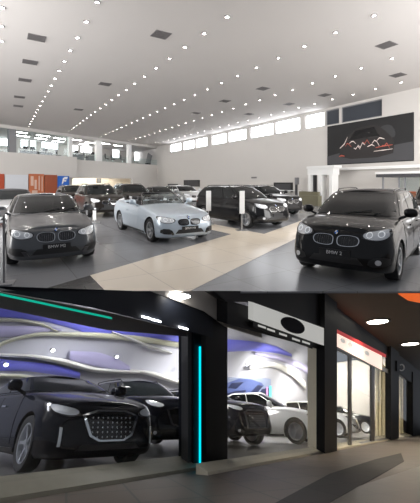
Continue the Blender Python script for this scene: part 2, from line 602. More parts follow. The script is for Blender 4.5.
        mesh_obj('windshield_frame', V, F, sp['frame_mat'] if 'frame_mat' in sp else paint, ws, smooth=50)
        # cockpit
        cxx = fx(.40)
        box('dashboard', cxx - .28, cxx + .06, -.66, .66, .72, .95, M['interior'], root, .05)
        stw = lathe([(.165, -.012), (.19, -.012), (.19, .012), (.165, .012)], 20, 'y')
        rot = Matrix.Rotation(PI / 2, 4, 'Z') @ Matrix.Rotation(.4, 4, 'X')
        V = [rot @ q + Vector((cxx - .36, .36, .90)) for q in stw[0]]
        mesh_obj('steering_wheel', V, stw[1], M['black_plastic'], root, smooth=40)
        for row, px in enumerate((fx(.575), fx(.70))):
            for sg in (1, -1):
                st = box('seat', px - .1, px + .38, sg * .36 - .24, sg * .36 + .24, .40, .62, M['seat'], root, .06)
                bk = bmesh.new()
                vv, ff = box_vf(-.07, .07, -.24, .24, 0, .56)
                vs = [bk.verts.new(Matrix.Rotation(-.22, 4, 'Y') @ q + Vector((px - .10, sg * .36, .50))) for q in vv]
                for q in ff: bk.faces.new([vs[i] for i in q])
                bmesh.ops.bevel(bk, geom=bk.edges[:], offset=.05, segments=2, affect='EDGES', profile=.5)
                bm_obj('seat_back', bk, M['seat'], st, 40)
                box('headrest', px - .32, px - .20, sg * .36 - .13, sg * .36 + .13, 1.07, 1.22, M['seat'], st, .04)
        box('tonneau_cover', fx(.88), fx(.745), -.70, .70, zs(fx(.8)) - .04, zs(fx(.8)) + .055, paint, root, .04)
    # doors with handles
    dspans = sp.get('door_x', [(.335, .60)])
    if sp['det'] >= 1:
        for ax, sg in (('left', 1), ('right', -1)):
            for a, b in dspans:
                xa, xb = fx(a), fx(b)
                zt = min(zs(xa), zs(xb)) - .05
                o = [(xa, .30), (xa, zt), (xb, zt + .0), (xb, .52 if b > .6 else .30), (xb + .10, .30)]
                V, F = pr.patch(ax, o, .005, .012, rings=(1, .8, .55, .3))
                d = mesh_obj('door', V, F, paint, root, smooth=40)
                hx = xb + .14
                o = [(hx, zt - .11), (hx + .20, zt - .115), (hx + .20, zt - .14), (hx, zt - .135)]
                V, F = pr.patch(ax, o, .03, .03, rings=(1, .5))
                mesh_obj('door_handle', V, F, M['chrome'] if sp.get('chrome') else paint, d)
            # sill
            o = [(fx(.27), .205), (fx(.27), .255), (fx(.70), .265), (fx(.70), .215)]
            V, F = pr.patch(ax, o, .012, .04, rings=(1, .6, .2))
            mesh_obj('side_sill', V, F, M['black_plastic'] if sp['det'] > 1 else M['black_plastic'], root, smooth=40)
    # mirrors
    mx = fx(sp['cowl'] + .075)
    for sg in (1, -1):
        zm = zs(mx) + .11
        v1 = ellipsoid_vf((mx, sg * (W / 2 + .075), zm), .075, .115, .085, 14, 10, 2.6)
        v2 = tube_vf([(mx, sg * (W / 2 - .12), zs(mx) - .01), (mx, sg * (W / 2 + .03), zm - .05)], .025, 8)
        V, F = merge([v1, v2])
        mr = mesh_obj('side_mirror', V, F, sp.get('mirror_mat') or paint, root, smooth=60)
        v, f = ellipsoid_vf((mx - .07, sg * (W / 2 + .075), zm), .012, .095, .065, 12, 8, 2.6)
        mesh_obj('mirror_glass', v, f, M['chrome'], mr, smooth=60)
    # wheels
    tm, rm = wheel_meshes(R, sp['tyre'], sp['wheel'])
    for x in (xf, xr):
        for sg in (1, -1):
            w = bpy.data.objects.new('wheel', tm); link(w, root)
            w.location = (x, sg * (W / 2 - sp['tyre'] / 2 - .015), R); w.rotation_euler = (0, 0, 0 if sg > 0 else PI)
            r = bpy.data.objects.new('rim', rm); link(r, w)
    # front end
    def deco(pname, axis, o, mt, off=.006, depth=.03, inner=None, parent=None, label=None, rings=(1, .66, .33)):
        V, F = pr.patch(axis, o, off, depth, inner, rings)
        ob = mesh_obj(pname, V, F, mt, parent or root, smooth=40)
        if label: ob['label'] = label
        return ob
    zk, zh = sp['zk'], sp['zh']
    if sp['front'] == 'kidney':
        ks = sp.get('ks', 1.0)
        kw = sp.get('kw', 1.0); K = chaikin([(.022, zk - .0), (.04, zk + .085 * ks), (.20 * kw, zk + .10 * ks), (.335 * kw, zk + .08 * ks), (.365 * kw, zk + .0), (.31 * kw, zk - .085 * ks), (.05, zk - .095 * ks)], 2)
        for sg in (1, -1):
            o = [(sg * a, b) for a, b in K]
            g = deco('kidney_grille', 'front', o, M['black_gloss'], .004, .03)
            deco('grille_frame', 'front', o, sp.get('kframe') or M['chrome'], .018, .03, .92, g, 'thin bright grille frame')
            if sp['det'] >= 2:
                sl = []
                for k in range(7):
                    y = .075 + .038 * k
                    sl.append(pr.patch('front', [(sg * (y - .004), zk - .06 * ks), (sg * (y + .004), zk - .06 * ks), (sg * (y + .004), zk + .066 * ks), (sg * (y - .004), zk + .066 * ks)], .012, .012, rings=(1, .5)))
                V, F = merge(sl); mesh_obj('grille_slats', V, F, sp.get('slat') or M['rim_dark'], g)
        HL = chaikin([(.40, zh - .035), (.41, zh + .04), (.60, zh + .085), (.78, zh + .125), (.82, zh + .095), (.80, zh - .01), (.70, zh - .07), (.52, zh - .07)], 2)
        hm = sp.get('head_mat') or M['head']
        for sg in (1, -1):
            o = [(sg * a * W / 1.77, b) for a, b in HL]
            h = deco('headlight', 'front', o, hm, .006, .04)
            deco('headlight_trim', 'front', o, M['black_gloss'], .012, .04, .90, h)
            if sp['det'] >= 1:
                for cy, cz, r in ((.53, zh + .008, .046), (.69, zh + .028, .046)):
                    deco('headlight_ring', 'front', circle2((sg * cy, cz), r), M['head_ring'], .016, .02, .84, h)
        zi = sp.get('zi', .33)
        g = deco('lower_intake', 'front', [(-.46, zi - .055), (-.36, zi + .055), (.36, zi + .055), (.46, zi - .055)], M['black_plastic'], .006, .02)
        for sg in (1, -1):
            o = chaikin([(sg * .50, zi - .07), (sg * .56, zi + .075), (sg * .82, zi + .10), (sg * .84, zi - .05)], 1)
            s_ = deco('side_intake', 'front', o, M['black_plastic'], .006, .02)
            if sp.get('fog'):
                deco('fog_light', 'front', circle2((sg * .67, zi + .012), .042), M['head'], .016, .03, None, s_)
            if sp.get('blade'):
                deco('bumper_blade', 'front', [(sg * .49, zi - .07), (sg * .55, zi + .02), (sg * .62, zi + .02), (sg * .56, zi - .075)], sp['blade'], .03, .04, None, s_)
        if sp['det'] >= 1:
            e = deco('emblem', 'front', circle2((0, zk + .118 * ks + .012), .041), M['black_gloss'], .014, .02)
            for q, mt in ((0, M['emb_blue']), (1, M['ink_white']), (2, M['emb_blue']), (3, M['ink_white'])):
                o = [(0, 0)] + [(.027 * math.cos(PI / 2 * q + PI / 8 * k), .027 * math.sin(PI / 2 * q + PI / 8 * k)) for k in range(5)]
                o = [(a, b + zk + .118 * ks + .012) for a, b in o]
                deco('emblem_quarter', 'front', o, mt, .018, .01, None, e, rings=(1, .5))
    else:
        # wide hexagonal grille with a bright frame, swept lamps, upright day lamps at the bumper ends
        G = sp.get('grille', [(.20, zk + .13), (-.20, zk + .13), (-.44, zk + .09), (-.36, zk - .17), (-.22, zk - .22), (.22, zk - .22), (.36, zk - .17), (.44, zk + .09)])
        g = deco('grille', 'front', G, M['black_gloss'], .005, .03)
        deco('grille_frame', 'front', G, M['chrome'] if sp.get('grille_chrome', True) else M['rim_dark'], .02, .03, .90, g, 'bright grille frame')
        if sp.get('studs'):
            st = []
            for r in range(5):
                for c_ in range(-4, 5):
                    y, z = c_ * .075, zk + .06 - r * .055
                    if abs(y) < .36 - r * .012:
                        h, n, d = pr.hit('front', y, z)
                        st.append(ellipsoid_vf(h + n * .012, .012, .014, .014, 6, 4))
            V, F = merge(st); so = mesh_obj('grille_studs', V, F, M['chrome'], g, smooth=60); so['label'] = 'bright grille studs'
        HL = chaikin([(.46, zh - .02), (.47, zh + .04), (.66, zh + .085), (.80, zh + .125), (.825, zh + .09), (.78, zh + .0), (.60, zh - .045)], 2)
        hm = sp.get('head_mat') or M['head']
        for sg in (1, -1):
            o = [(sg * a * W / 1.8, b) for a, b in HL]
            h = deco('headlight', 'front', o, hm, .006, .04)
            deco('headlight_trim', 'front', o, sp.get('lamp_trim') or M['black_gloss'], .012, .04, .88, h)
            if sp.get('drl'):
                deco('day_lamp', 'front', [(sg * .70, .30), (sg * .70, .50), (sg * .73, .51), (sg * .73, .30)], M['head'], .012, .03)
            elif sp.get('boomerang'):
                o = [(sg * .56, .37), (sg * .60, .40), (sg * .80, .50), (sg * .78, .40), (sg * .70, .33), (sg * .60, .32)]
                s_ = deco('side_intake', 'front', o, M['black_plastic'], .008, .03)
                deco('fog_light', 'front', circle2((sg * .70, .385), .03), M['head'], .02, .03, None, s_)
        deco('lower_intake', 'front', [(-.5, .25), (-.42, .315), (.42, .315), (.5, .25)], M['black_plastic'], .006, .02)
    # rear lamps and bumper
    for sg in (1, -1):
        zt = zs(-L / 2 + .1) - .17
        o = chaikin([(sg * .48, zt - .05), (sg * .48, zt + .05), (sg * W * .47, zt + .06), (sg * W * .47, zt - .06)], 1)
        deco('tail_lamp', 'rear', o, M['tail'], .008, .03)
    # plate
    if plate is not None:
        zp = sp.get('zp', .42)
        h, n, d = pr.hit('front', 0, zp)
        px = h.x + .022
        pb = box('licence_plate', px - .02, px, -.26, .26, zp - .056, zp + .056, plate_mat or M['plate_black'], root)
        if plate:
            cu = bpy.data.curves.new('plate_text', 'FONT'); cu.body = plate; cu.size = sp.get('psize', .085); cu.align_x = 'CENTER'; cu.align_y = 'CENTER'; cu.extrude = .0015
            cu.materials.append(M['ink_white'] if (plate_mat or M['plate_black']) is M['plate_black'] else M['ink_black'])
            tmp = bpy.data.objects.new('plate_text_curve', cu); C.objects.link(tmp)
            bpy.context.view_layer.update()
            dg = bpy.context.evaluated_depsgraph_get()
            tme = bpy.data.meshes.new_from_object(tmp.evaluated_get(dg), depsgraph=dg)
            bpy.data.objects.remove(tmp)
            to = bpy.data.objects.new('plate_text', tme); link(to, pb)
            to.matrix_local = Matrix(((0, 0, 1, px + .002), (1, 0, 0, 0), (0, 1, 0, zp - .003), (0, 0, 0, 1)))
    return root

def paint(name, col, metal=.25, rough=.28, coat=1.0, spec=.4):
    return mat(name, col, rough, metal, spec, coat)
P_GREY = paint('graphite paint', (.075, .08, .088), .35, .32)
P_BLACK = paint('black paint', (.007, .007, .008), .0, .3, .6, .08)
P_BROWN = paint('dark brown paint', (.016, .0125, .010), .1, .3, .7, .1)
P_BLUE = paint('ice blue paint', (.46, .53, .60), .35, .32)
P_SILVER = paint('silver paint', (.50, .51, .52), .4, .3)
P_WHITE = paint('white paint', (.80, .80, .79), .0, .3)
P_NAVY = paint('black blue paint', (.005, .006, .010), .0, .25, .4, .08)

COUPE = dict()
S_COUPE = car_spec(side=[(.80, -.30)], blade=M['rim_dark'], kframe=M['rim'], zk=.60, zh=.655, kw=1.02, door_x=[(.335, .62)], zi=.33)
S_CONV = car_spec(L=4.67, W=1.87, H=1.39, wb=2.81, ov=.80, R=.335, open=True, kframe=M['black_gloss'], frame_mat=M['black_gloss'], cowl=.345, top=.475, door_x=[(.37, .65)], zi=.34, blade=M['black_gloss'], ks=.95, wheel='double', fog=False,
                  sh=[(0, .68), (.03, .73), (.12, .83), (.30, .95), (.36, .985), (.5, .975), (.75, .99), (.9, 1.02), (.97, 1.0), (1, .93)])
S_MPV = car_spec(L=4.34, W=1.80, H=1.56, wb=2.67, ov=.82, R=.335, cowl=.225, top=.415, rear=.90, tail=.985, beltw=.83, roofw=.62, roofc=.03, zk=.71, zh=.82, ks=.95, kw=1.10, zi=.40, zp=.51, fog=True, rails=True,
                 sh=[(0, .80), (.03, .855), (.10, .95), (.22, 1.035), (.45, 1.04), (.75, 1.06), (.93, 1.08), (1, 1.02)], side=[(.84, .40), (.36, -.22), (-.26, -.74)],
                 bot=[(0, .24), (.12, .20), (.5, .20), (.85, .22), (1, .34)], cabn=(.5, .46, .16, .28, .30, .08), door_x=[(.30, .52), (.525, .735)], wheel='five')
S_SUV = car_spec(L=4.48, W=1.83, H=1.60, wb=2.70, ov=.84, R=.36, cowl=.275, top=.42, rear=.87, tail=.975, beltw=.83, roofw=.62, roofc=.03, zk=.74, zh=.82, zi=.45, zp=.56, fog=True, rails=True,
                 sh=[(0, .86), (.03, .915), (.10, 1.0), (.26, 1.07), (.45, 1.06), (.75, 1.08), (.93, 1.10), (1, 1.0)], side=[(.82, .36), (.32, -.26), (-.30, -.72)],
                 bot=[(0, .28), (.12, .24), (.5, .25), (.85, .27), (1, .36)], cabn=(.5, .46, .14, .34, .32, .08), door_x=[(.32, .54), (.545, .74)], wheel='five')
S_SEDAN = car_spec(L=4.57, W=1.80, H=1.45, wb=2.70, ov=.86, R=.325, cowl=.275, top=.45, rear=.71, tail=.92, zk=.52, zh=.66, front='hex', boomerang=True, wheel='five',
                   side=[(.82, .18), (.14, -.60)], door_x=[(.31, .52), (.525, .71)], chrome=True)
# ------------------------------------------------------------------ upper showroom
E1 = Vector((-.6235, 1, 0)); E2 = Vector((.5882, 1, 0))
H1 = -E1.normalized(); H2 = -E2.normalized()
CH = 7.8                      # ceiling height
Z = Vector((0, 0, 1))

def line_at(u, P, d, b=0.0, n=None):
    """point of the vertical plane (P, d) seen in column u; b = offset along n"""
    k = (u - UC) / FPX
    if n is not None: P = P + n * b
    s = (k * P.y - P.x) / (d.x - k * d.y)
    q = P + d * s
    return q, s
def z_at(v, depth): return EYE - (v - VH) / FPX * depth

e1n = E1.normalized(); e2n = E2.normalized()
PR = at_z(300, 201.15, 0); PR.z = 0                      # right wall, room face
NR = Vector((e1n.y, -e1n.x, 0))                           # outwards (away from the room)
if NR.x < 0: NR = -NR
PB = at_z(0, 124, CH); PB.z = 0                           # back wall, room face
NB = Vector((-e2n.y, e2n.x, 0))
# corner of the two walls
A_ = np.array([[e1n.x, -e2n.x], [e1n.y, -e2n.y]]); r_ = np.array([PB.x - PR.x, PB.y - PR.y])
sR, sB = np.linalg.solve(A_, r_)
CORNER = PR + e1n * float(sR)

def oprism(P, d, n, a0, a1, b0, b1, z0, z1):
    f = lambda a, b, z: P + d * a + n * b + Z * z
    return prism8([f(a0, b0, z0), f(a1, b0, z0), f(a1, b1, z0), f(a0, b1, z0), f(a0, b0, z1), f(a1, b0, z1), f(a1, b1, z1), f(a0, b1, z1)])

# floor: grey tiles, beige aisles, dark strip
ang1 = math.atan2(e1n.y, e1n.x)
M['tile_grey'] = tile_mat('grey floor tile', (.255, .26, .275), (.28, .285, .30), (.17, .17, .17), 1.2, 1.2, .006, .22, -ang1, .5)
M['tile_beige'] = tile_mat('beige floor tile', (.90, .80, .66), (.92, .82, .69), (.60, .53, .45), 1.2, 1.2, .006, .25, -ang1, .5)
M['tile_dark'] = tile_mat('dark floor tile', (.085, .083, .083), (.095, .092, .09), (.07, .07, .07), 1.2, 1.2, .006, .25, -ang1, .5)
YF = 5.35
v, f = prism8([Vector((-46, YF, -.03)), Vector((32, YF, -.03)), Vector((32, 78, -.03)), Vector((-46, 78, -.03)),
               Vector((-46, YF, 0)), Vector((32, YF, 0)), Vector((32, 78, 0)), Vector((-46, 78, 0))])
struct(mesh_obj('floor', v, f, M['tile_grey']), 'grey tiled showroom floor')
def pq(u, vv):
    g = at_z(u, vv, 0)
    s = np.linalg.solve(np.array([[E1.x, E2.x], [E1.y, E2.y]]), np.array([g.x, g.y]))
    return float(s[0]), float(s[1])
pU, q0 = pq(90, 275.5); pL, _ = pq(190, 291); _, qT = pq(235, 235); p2, q2 = pq(264, 234)
def inlay(name, p0, p1, qa, qb, m, top=.004):
    # clip to the floor's front edge
    poly = [(p0, qa), (p1, qa), (p1, qb), (p0, qb)]
    pts = [E1 * p + E2 * q for p, q in poly]
    out = []
    for i in range(4):
        a, b = pts[i], pts[(i + 1) % 4]
        ia, ib = a.y >= YF, b.y >= YF
        if ia: out.append(a)
        if ia != ib: out.append(a.lerp(b, (YF - a.y) / (b.y - a.y)))
    n = len(out)
    V = [p + Z * .0005 for p in out] + [p + Z * top for p in out]
    F = [tuple(range(n)), tuple(range(n, 2 * n))] + [(i, (i + 1) % n, n + (i + 1) % n, n + i) for i in range(n)]
    struct(mesh_obj(name, V, F, m))
inlay('floor_inlay', pL, pU, q0, q2, M['tile_beige'])
inlay('floor_inlay', pL, p2, q2, q2 + 16, M['tile_beige'])
inlay('floor_inlay', pU, pU + 26, qT, q2, M['tile_beige'])
inlay('floor_inlay', pL - 6, pU, q0 - 20, q0, M['tile_dark'])

# ceiling
struct(box('ceiling', -46, 34, 6.2, 80, CH, CH + .2, M['ceiling']))

# right wall with the clerestory strip
zw0, zw1 = EYE + 4.66, EYE + 5.9
cuts = [(167, 170), (181, 183), (194, 195.5), (207, 211.5), (226, 228), (246, 250), (273, 275), (299.8, 305), (324, 325.5), (339, 341)]
spans = [(170, 181), (183, 194), (195.5, 207), (211.5, 226), (228, 246), (250, 273), (275, 299.8), (305, 324), (325.5, 339), (341, 382)]
sr = lambda u: line_at(u, PR, e1n)[1]
s_near = (6.2 - PR.y) / e1n.y
parts = [oprism(PR, e1n, NR, s_near, float(sR) + 14, 0, .3, 0, zw0), oprism(PR, e1n, NR, s_near, float(sR) + 14, 0, .3, zw1, CH)]
edges = [float(sR) + 14, sr(170)]
parts.append(oprism(PR, e1n, NR, sr(170), float(sR) + 14, 0, .3, zw0, zw1))
for (a, b), (c, d) in zip(spans[:-1], spans[1:]):
    parts.append(oprism(PR, e1n, NR, sr(c), sr(b), 0, .3, zw0, zw1))
parts.append(oprism(PR, e1n, NR, s_near, sr(382), 0, .3, zw0, zw1))
V, F = merge(parts)
struct(mesh_obj('wall_right', V, F, M['white_wall']))
for i, (a, b) in enumerate(spans):
    s0, s1 = sr(b), sr(a)
    t = .07
    fr = [oprism(PR, e1n, NR, s0, s1, .1, .2, zw0, zw0 + t), oprism(PR, e1n, NR, s0, s1, .1, .2, zw1 - t, zw1),
          oprism(PR, e1n, NR, s0, s0 + t, .1, .2, zw0 + t, zw1 - t), oprism(PR, e1n, NR, s1 - t, s1, .1, .2, zw0 + t, zw1 - t)]
    V, F = merge(fr)
    wo = struct(mesh_obj('window_%d' % (i + 1), V, F, M['grey_trim']))
    V, F = oprism(PR, e1n, NR, s0 + t, s1 - t, .14, .16, zw0 + t, zw1 - t)
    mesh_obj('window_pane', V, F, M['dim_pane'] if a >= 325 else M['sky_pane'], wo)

# big picture of a car on the right wall
sp0, sp1 = sr(414), sr(328)
zq0, zq1 = EYE + 1.38, EYE + 4.55
M['print_dark'] = mat('print dark ground', (.011, .011, .012), .6, noise=.3, nscale=.7)
M['print_grey'] = mat('print grey', (.055, .055, .06), .6)
M['print_haze'] = mat('print haze', (.035, .035, .038), .6)
M['print_body'] = mat('print body', (.020, .017, .017), .6)
M['print_red'] = mat('print red', (.42, .09, .06), .6)
M['print_pale'] = mat('print pale', (.78, .66, .62), .6)
V, F = oprism(PR, e1n, NR, sp0, sp1, -.08, 0, zq0, zq1)
po = tag(mesh_obj('wall_poster', V, F, M['print_dark']), 'large dark poster of a sports car high on the white right wall', 'poster')
def on_poster(name, pts, m, off):
    """outline in poster coordinates (0..1 from the picture's left, 0..1 from its foot)"""
    n = len(pts)
    V = []
    for bb in (-.081 - off * .5, -.083 - off):
        for a, b in pts:
            V.append(PR + e1n * (sp1 + (sp0 - sp1) * a) + NR * bb + Z * (zq0 + (zq1 - zq0) * b))
    F = [tuple(range(n)), tuple(range(n, 2 * n))] + [(i, (i + 1) % n, n + (i + 1) % n, n + i) for i in range(n)]
    return mesh_obj(name, V, F, m, po)
on_poster('printed_ground', [(.0, .02), (.0, .22), (.2, .30), (.8, .36), (.998, .40), (.998, .02)], M['print_grey'], .004)
on_poster('printed_haze', chaikin([(.62, .62), (.66, .80), (.78, .84), (.84, .60), (.80, .50)], 2), M['print_haze'], .006)
on_poster('printed_car', chaikin([(.17, .12), (.18, .42), (.26, .56), (.34, .78), (.42, .86), (.62, .86), (.70, .74), (.78, .58), (.82, .40), (.80, .12)], 1), M['print_body'], .008)
on_poster('printed_windscreen', [(.30, .58), (.38, .80), (.60, .82), (.66, .60)], M['black_gloss'], .012)
def streak(name, pts, w, m, off):
    L_ = []; R_ = []
    for i, (a, b) in enumerate(pts):
        w_ = w * (1 - .5 * abs(2 * i / (len(pts) - 1) - 1))
        L_.append((a, b + w_)); R_.append((a, b - w_))
    on_poster(name, L_ + R_[::-1], m, off)
rs = random.Random(3)
for k in range(9):
    x = .25 + .055 * k; y = .44 + .07 * math.sin(k * 2.1)
    streak('printed_light_trail', [(x, y), (x + .025, y + .07 * math.cos(k)), (x + .05, y + .04), (x + .08, y - .03 + .05 * math.sin(k * 3))], .013, M['print_pale'] if k % 4 else M['print_red'], .016 + .001 * k)
streak('printed_light_trail', [(.62, .34), (.70, .36), (.80, .37)], .012, M['print_red'], .03)
streak('printed_light_trail', [(.60, .26), (.70, .27), (.80, .28)], .010, M['print_pale'], .03)
streak('printed_light_trail', [(.18, .40), (.24, .50), (.28, .66)], .014, M['print_pale'], .03)
streak('printed_light_trail', [(.17, .20), (.20, .22), (.24, .20)], .02, M['print_red'], .03)

# ---------------- back wall with the upper gallery
sb = lambda u: line_at(u, PB, e2n)[1]
def sbo(u, b): return line_at(u, PB, e2n, b, NB)[1]
depth_b = lambda u: line_at(u, PB, e2n)[0].y
a_l = (6.2 - PB.y) / e2n.y; a_s = sb(72.5); a_c = float(sB)
zb_lo, zb_hi, zb_top = 2.25, 4.75, 7.45
parts = [oprism(PB, e2n, NB, a_l, a_s, -.9, .0, zb_lo, zb_hi + .1),      # white band, left block stands forward
         oprism(PB, e2n, NB, a_l, a_s - .02, .0, .3, 0, zb_lo),
         oprism(PB, e2n, NB, a_s, a_c, 0, .3, zb_lo, zb_hi - .15),
         oprism(PB, e2n, NB, a_l, a_c, 0, .3, zb_top, CH),
         oprism(PB, e2n, NB, sb(132), a_c, 0, .3, 0, zb_lo),
         oprism(PB, e2n, NB, a_s - .3, a_s, .3, 6, 0, zb_lo)]
V, F = merge(parts)
struct(mesh_obj('wall_back', V, F, M['white_wall']))
V, F = oprism(PB, e2n, NB, a_l, a_c + 12, .31, 9, zb_hi - .3, zb_hi - .152)
struct(mesh_obj('floor_gallery', V, F, M['tile_grey']), 'gallery floor')
# room under the gallery
M['cream_wall'] = mat('cream wall', (.74, .66, .56), .7)
V, F = merge([oprism(PB, e2n, NB, a_s, a_c, 6, 6.2, 0, zb_lo + 2.2)])
struct(mesh_obj('wall_under_gallery', V, F, M['cream_wall']))
# gallery back wall with windows
parts = [oprism(PB, e2n, NB, a_l, a_c + 12, 8.5, 8.7, zb_hi - .2, zb_top)]
V, F = merge(parts); struct(mesh_obj('wall_gallery', V, F, M['white_wall']))
V, F = oprism(PB, e2n, NB, a_l, a_c + 12, .31, 8.7, zb_top, zb_top + .1)
struct(mesh_obj('ceiling_gallery', V, F, M['ceiling']))
for i, (u0, u1, v0, v1) in enumerate([(-6, 9, 138, 146), (20, 28, 138, 148), (29.5, 36, 139, 149), (41, 58, 139, 149), (72, 78, 143, 152), (80, 92, 146, 153), (112, 119, 148, 158), (134, 140, 151, 161)]):
    b = 8.45
    q0_, s0 = line_at(u0, PB, e2n, b, NB); q1_, s1 = line_at(u1, PB, e2n, b, NB)
    dm = (q0_.y + q1_.y) / 2
    z1, z0 = z_at(v0, dm), max(z_at(v1, dm), zb_hi)
    V, F = merge([oprism(PB, e2n, NB, s0, s1, 8.36, 8.5, z1 - .08, z1), oprism(PB, e2n, NB, s0, s1, 8.36, 8.5, z0, z0 + .08),
                  oprism(PB, e2n, NB, s0, s0 + .1, 8.36, 8.5, z0, z1), oprism(PB, e2n, NB, s1 - .1, s1, 8.36, 8.5, z0, z1)])
    w = struct(mesh_obj('window_%d' % (i + 11), V, F, M['white']))
    V, F = oprism(PB, e2n, NB, s0 + .1, s1 - .1, 8.42, 8.46, z0 + .08, z1 - .08)
    mesh_obj('window_pane', V, F, M['sky_pane'], w)
# columns along the gallery edge
for i, (u, wd) in enumerate([(13, .75), (71, .5), (99.5, 1.0), (130, .7)]):
    s = sb(u)
    V, F = oprism(PB, e2n, NB, s - wd / 2, s + wd / 2, .02, .02 + .4, zb_hi - .15, zb_top)
    struct(mesh_obj('trim_%d' % (i + 1), V, F, M['grey_trim'] if i == 0 else M['white']), 'gallery column')
# glass balustrade of the gallery, pane by pane between the columns
for i, (u0, u1) in enumerate([(-8, 11), (15, 69.5), (72.5, 97), (102.5, 128), (132, 158)]):
    V, F = oprism(PB, e2n, NB, sb(u0), sb(u1), .18, .20, zb_hi - .15, zb_top if u1 < 70 else zb_hi + .75)
    struct(mesh_obj('window_%d' % (i + 21), V, F, M['clear_glass']))
# gallery ceiling lamps
for k, (u, b, v) in enumerate([(20, 1.2, 129), (43, 1.6, 132), (23, 4.0, 134), (41, 4.4, 136), (60, 2.2, 134), (76, 1.6, 137.5), (90, 2.6, 140), (105, 1.6, 141), (118, 2.2, 143.5), (84, 5.4, 142), (58, 5.2, 137)]):
    s = sbo(u, b)
    rt = thing('ceiling_strip_lamp', 'long flat strip lamp in the office gallery ceiling above the white parapet', 'lamp', group='gallery strip lamps')
    V, F = oprism(PB, e2n, NB, s - .85, s + .85, b - .16, b + .16, zb_top - .08, zb_top - .002)
    mesh_obj('housing', V, F, M['white'], rt)
    V, F = oprism(PB, e2n, NB, s - .8, s + .8, b - .13, b + .13, zb_top - .10, zb_top - .081)
    mesh_obj('diffuser', V, F, M['office_lamp'], rt)
# office furniture up there
def desk(u, b, label):
    s = sbo(u, b); P = PB + e2n * s + NB * b + Z * (zb_hi - .15)
    mt = Matrix.Translation(P) @ Matrix.Rotation(math.atan2(e2n.y, e2n.x), 4, 'Z')
    r = thing('office_desk', label, 'desk', matrix=mt)
    box('desk_top', -.9, .9, -.4, .4, .71, .75, M['dark_trim'], r)
    box('front_panel', -.85, .85, -.36, -.33, .1, .71, M['grey_trim'], r)
    for x in (-.85, .8): box('leg', x, x + .05, -.3, .35, 0, .71, M['grey_trim'], r)
    return P
def monitor(P, dx, label):
    mt = Matrix.Translation(P + e2n * dx + Z * .752) @ Matrix.Rotation(math.atan2(e2n.y, e2n.x), 4, 'Z')
    r = thing('computer_monitor', label, 'monitor', matrix=mt)
    box('stand', -.12, .12, -.08, .08, 0, .02, M['black_plastic'], r)
    box('neck', -.03, .03, -.02, .02, .02, .2, M['black_plastic'], r)
    box('screen', -.32, .32, -.025, .025, .16, .56, M['black_plastic'], r, .008)
def chair(u, b, label):
    s = sbo(u, b); P = PB + e2n * s + NB * b + Z * (zb_hi - .15)
    mt = Matrix.Translation(P) @ Matrix.Rotation(math.atan2(e2n.y, e2n.x) + .6, 4, 'Z')
    r = thing('office_chair', label, 'chair', matrix=mt)
    v, f = merge([oprism(Vector((0, 0, 0)), Vector((math.cos(a), math.sin(a), 0)), Vector((-math.sin(a), math.cos(a), 0)), 0, .3, -.025, .025, 0, .06) for a in [2 * PI * k / 5 for k in range(5)]])
    mesh_obj('base', v, f, M['black_plastic'], r)
    v, f = disc_vf(.03, .06, .45, 10); mesh_obj('stem', v, f, M['chrome'], r)
    box('seat', -.26, .26, -.26, .26, .45, .55, M['seat'], r, .04)
    box('backrest', -.25, .25, .2, .3, .6, 1.25, M['seat'], r, .05)
P = desk(29, 1.5, 'dark office desk behind the parapet left of the white gallery column'); monitor(P, -.4, 'black monitor on the left end of the leftmost gallery desk')
monitor(P, .45, 'black monitor on the right end of the leftmost gallery desk')
P = desk(44.5, 1.7, 'dark gallery desk under the wide bright office window'); monitor(P, .1, 'single black monitor on the desk under the wide office window')
chair(58.5, 1.3, 'black office chair at the gallery edge beside the thin white column')
P = desk(77, 1.0, 'dark office desk just right of the thin white gallery column'); monitor(P, -.1, 'black monitor on the desk right of the thin white column')
chair(85.7, 1.1, 'black office chair between the two gallery desks left of the thick column')
P = desk(92.5, 1.2, 'dark office desk against the thick white gallery column'); monitor(P, .1, 'black monitor beside the thick white gallery column')
chair(107, 1.0, 'black office chair just right of the thick white gallery column')
chair(113, 1.2, 'black office chair second to the right of the thick white gallery column')
chair(122.5, 1.0, 'black office chair far right in the gallery, near its last column')
# dark figure-like banner at the right end of the gallery
s = sb(153); P = PB + e2n * s + NB * 1.1 + Z * (zb_hi - .15)
r = thing('display_board', 'tilted dark display board at the right end of the gallery', 'display board', matrix=Matrix.Translation(P) @ Matrix.Rotation(math.atan2(e2n.y, e2n.x), 4, 'Z'))
box('foot', -.4, .4, -.25, .25, 0, .30, M['black_plastic'], r)
bm = bmesh.new(); vv, ff = box_vf(-.55, .55, -.04, .04, 0, 1.7)
vs = [bm.verts.new(Matrix.Rotation(.35, 4, 'Y') @ q + Vector((0, 0, .26))) for q in vv]
for q in ff: bm.faces.new([vs[i] for i in q])
bm_obj('panel', bm, M['grey_trim'], r)

# display boards along the foot of the back wall
M['brd_red'] = mat('red board', (.42, .07, .03), .4)
M['brd_white'] = mat('white board', (.62, .64, .68), .4)
M['brd_orange'] = mat('orange board', (.46, .13, .05), .4, noise=.25, nscale=1.2)
M['brd_brown'] = mat('rust board', (.30, .07, .028), .4)
M['brd_blue'] = mat('blue board', (.015, .12, .50), .4)
M['brd_pale'] = mat('pale print', (.62, .44, .36), .4)
def board(u0, u1, zt, m, label, b=-1.0):
    s0, s1 = sbo(u0, b), sbo(u1, b)
    V, F = oprism(PB, e2n, NB, s0 + .02, s1 - .02, b - .06, b, .0, zt)
    return tag(mesh_obj('exhibit_board', V, F, m), label, 'display panel'), (s0, s1, b, zt)
board(-14, 4.2, 2.55, M['brd_red'], 'dark red display panel at the far left edge of the back wall')
board(4.6, 28, 2.5, M['brd_white'], 'pale blank display panel between the red and the orange panels')
bo, (s0, s1, b, zt) = board(28.4, 44, 2.62, M['brd_orange'], 'orange display panel printed with pale figures on the back wall')
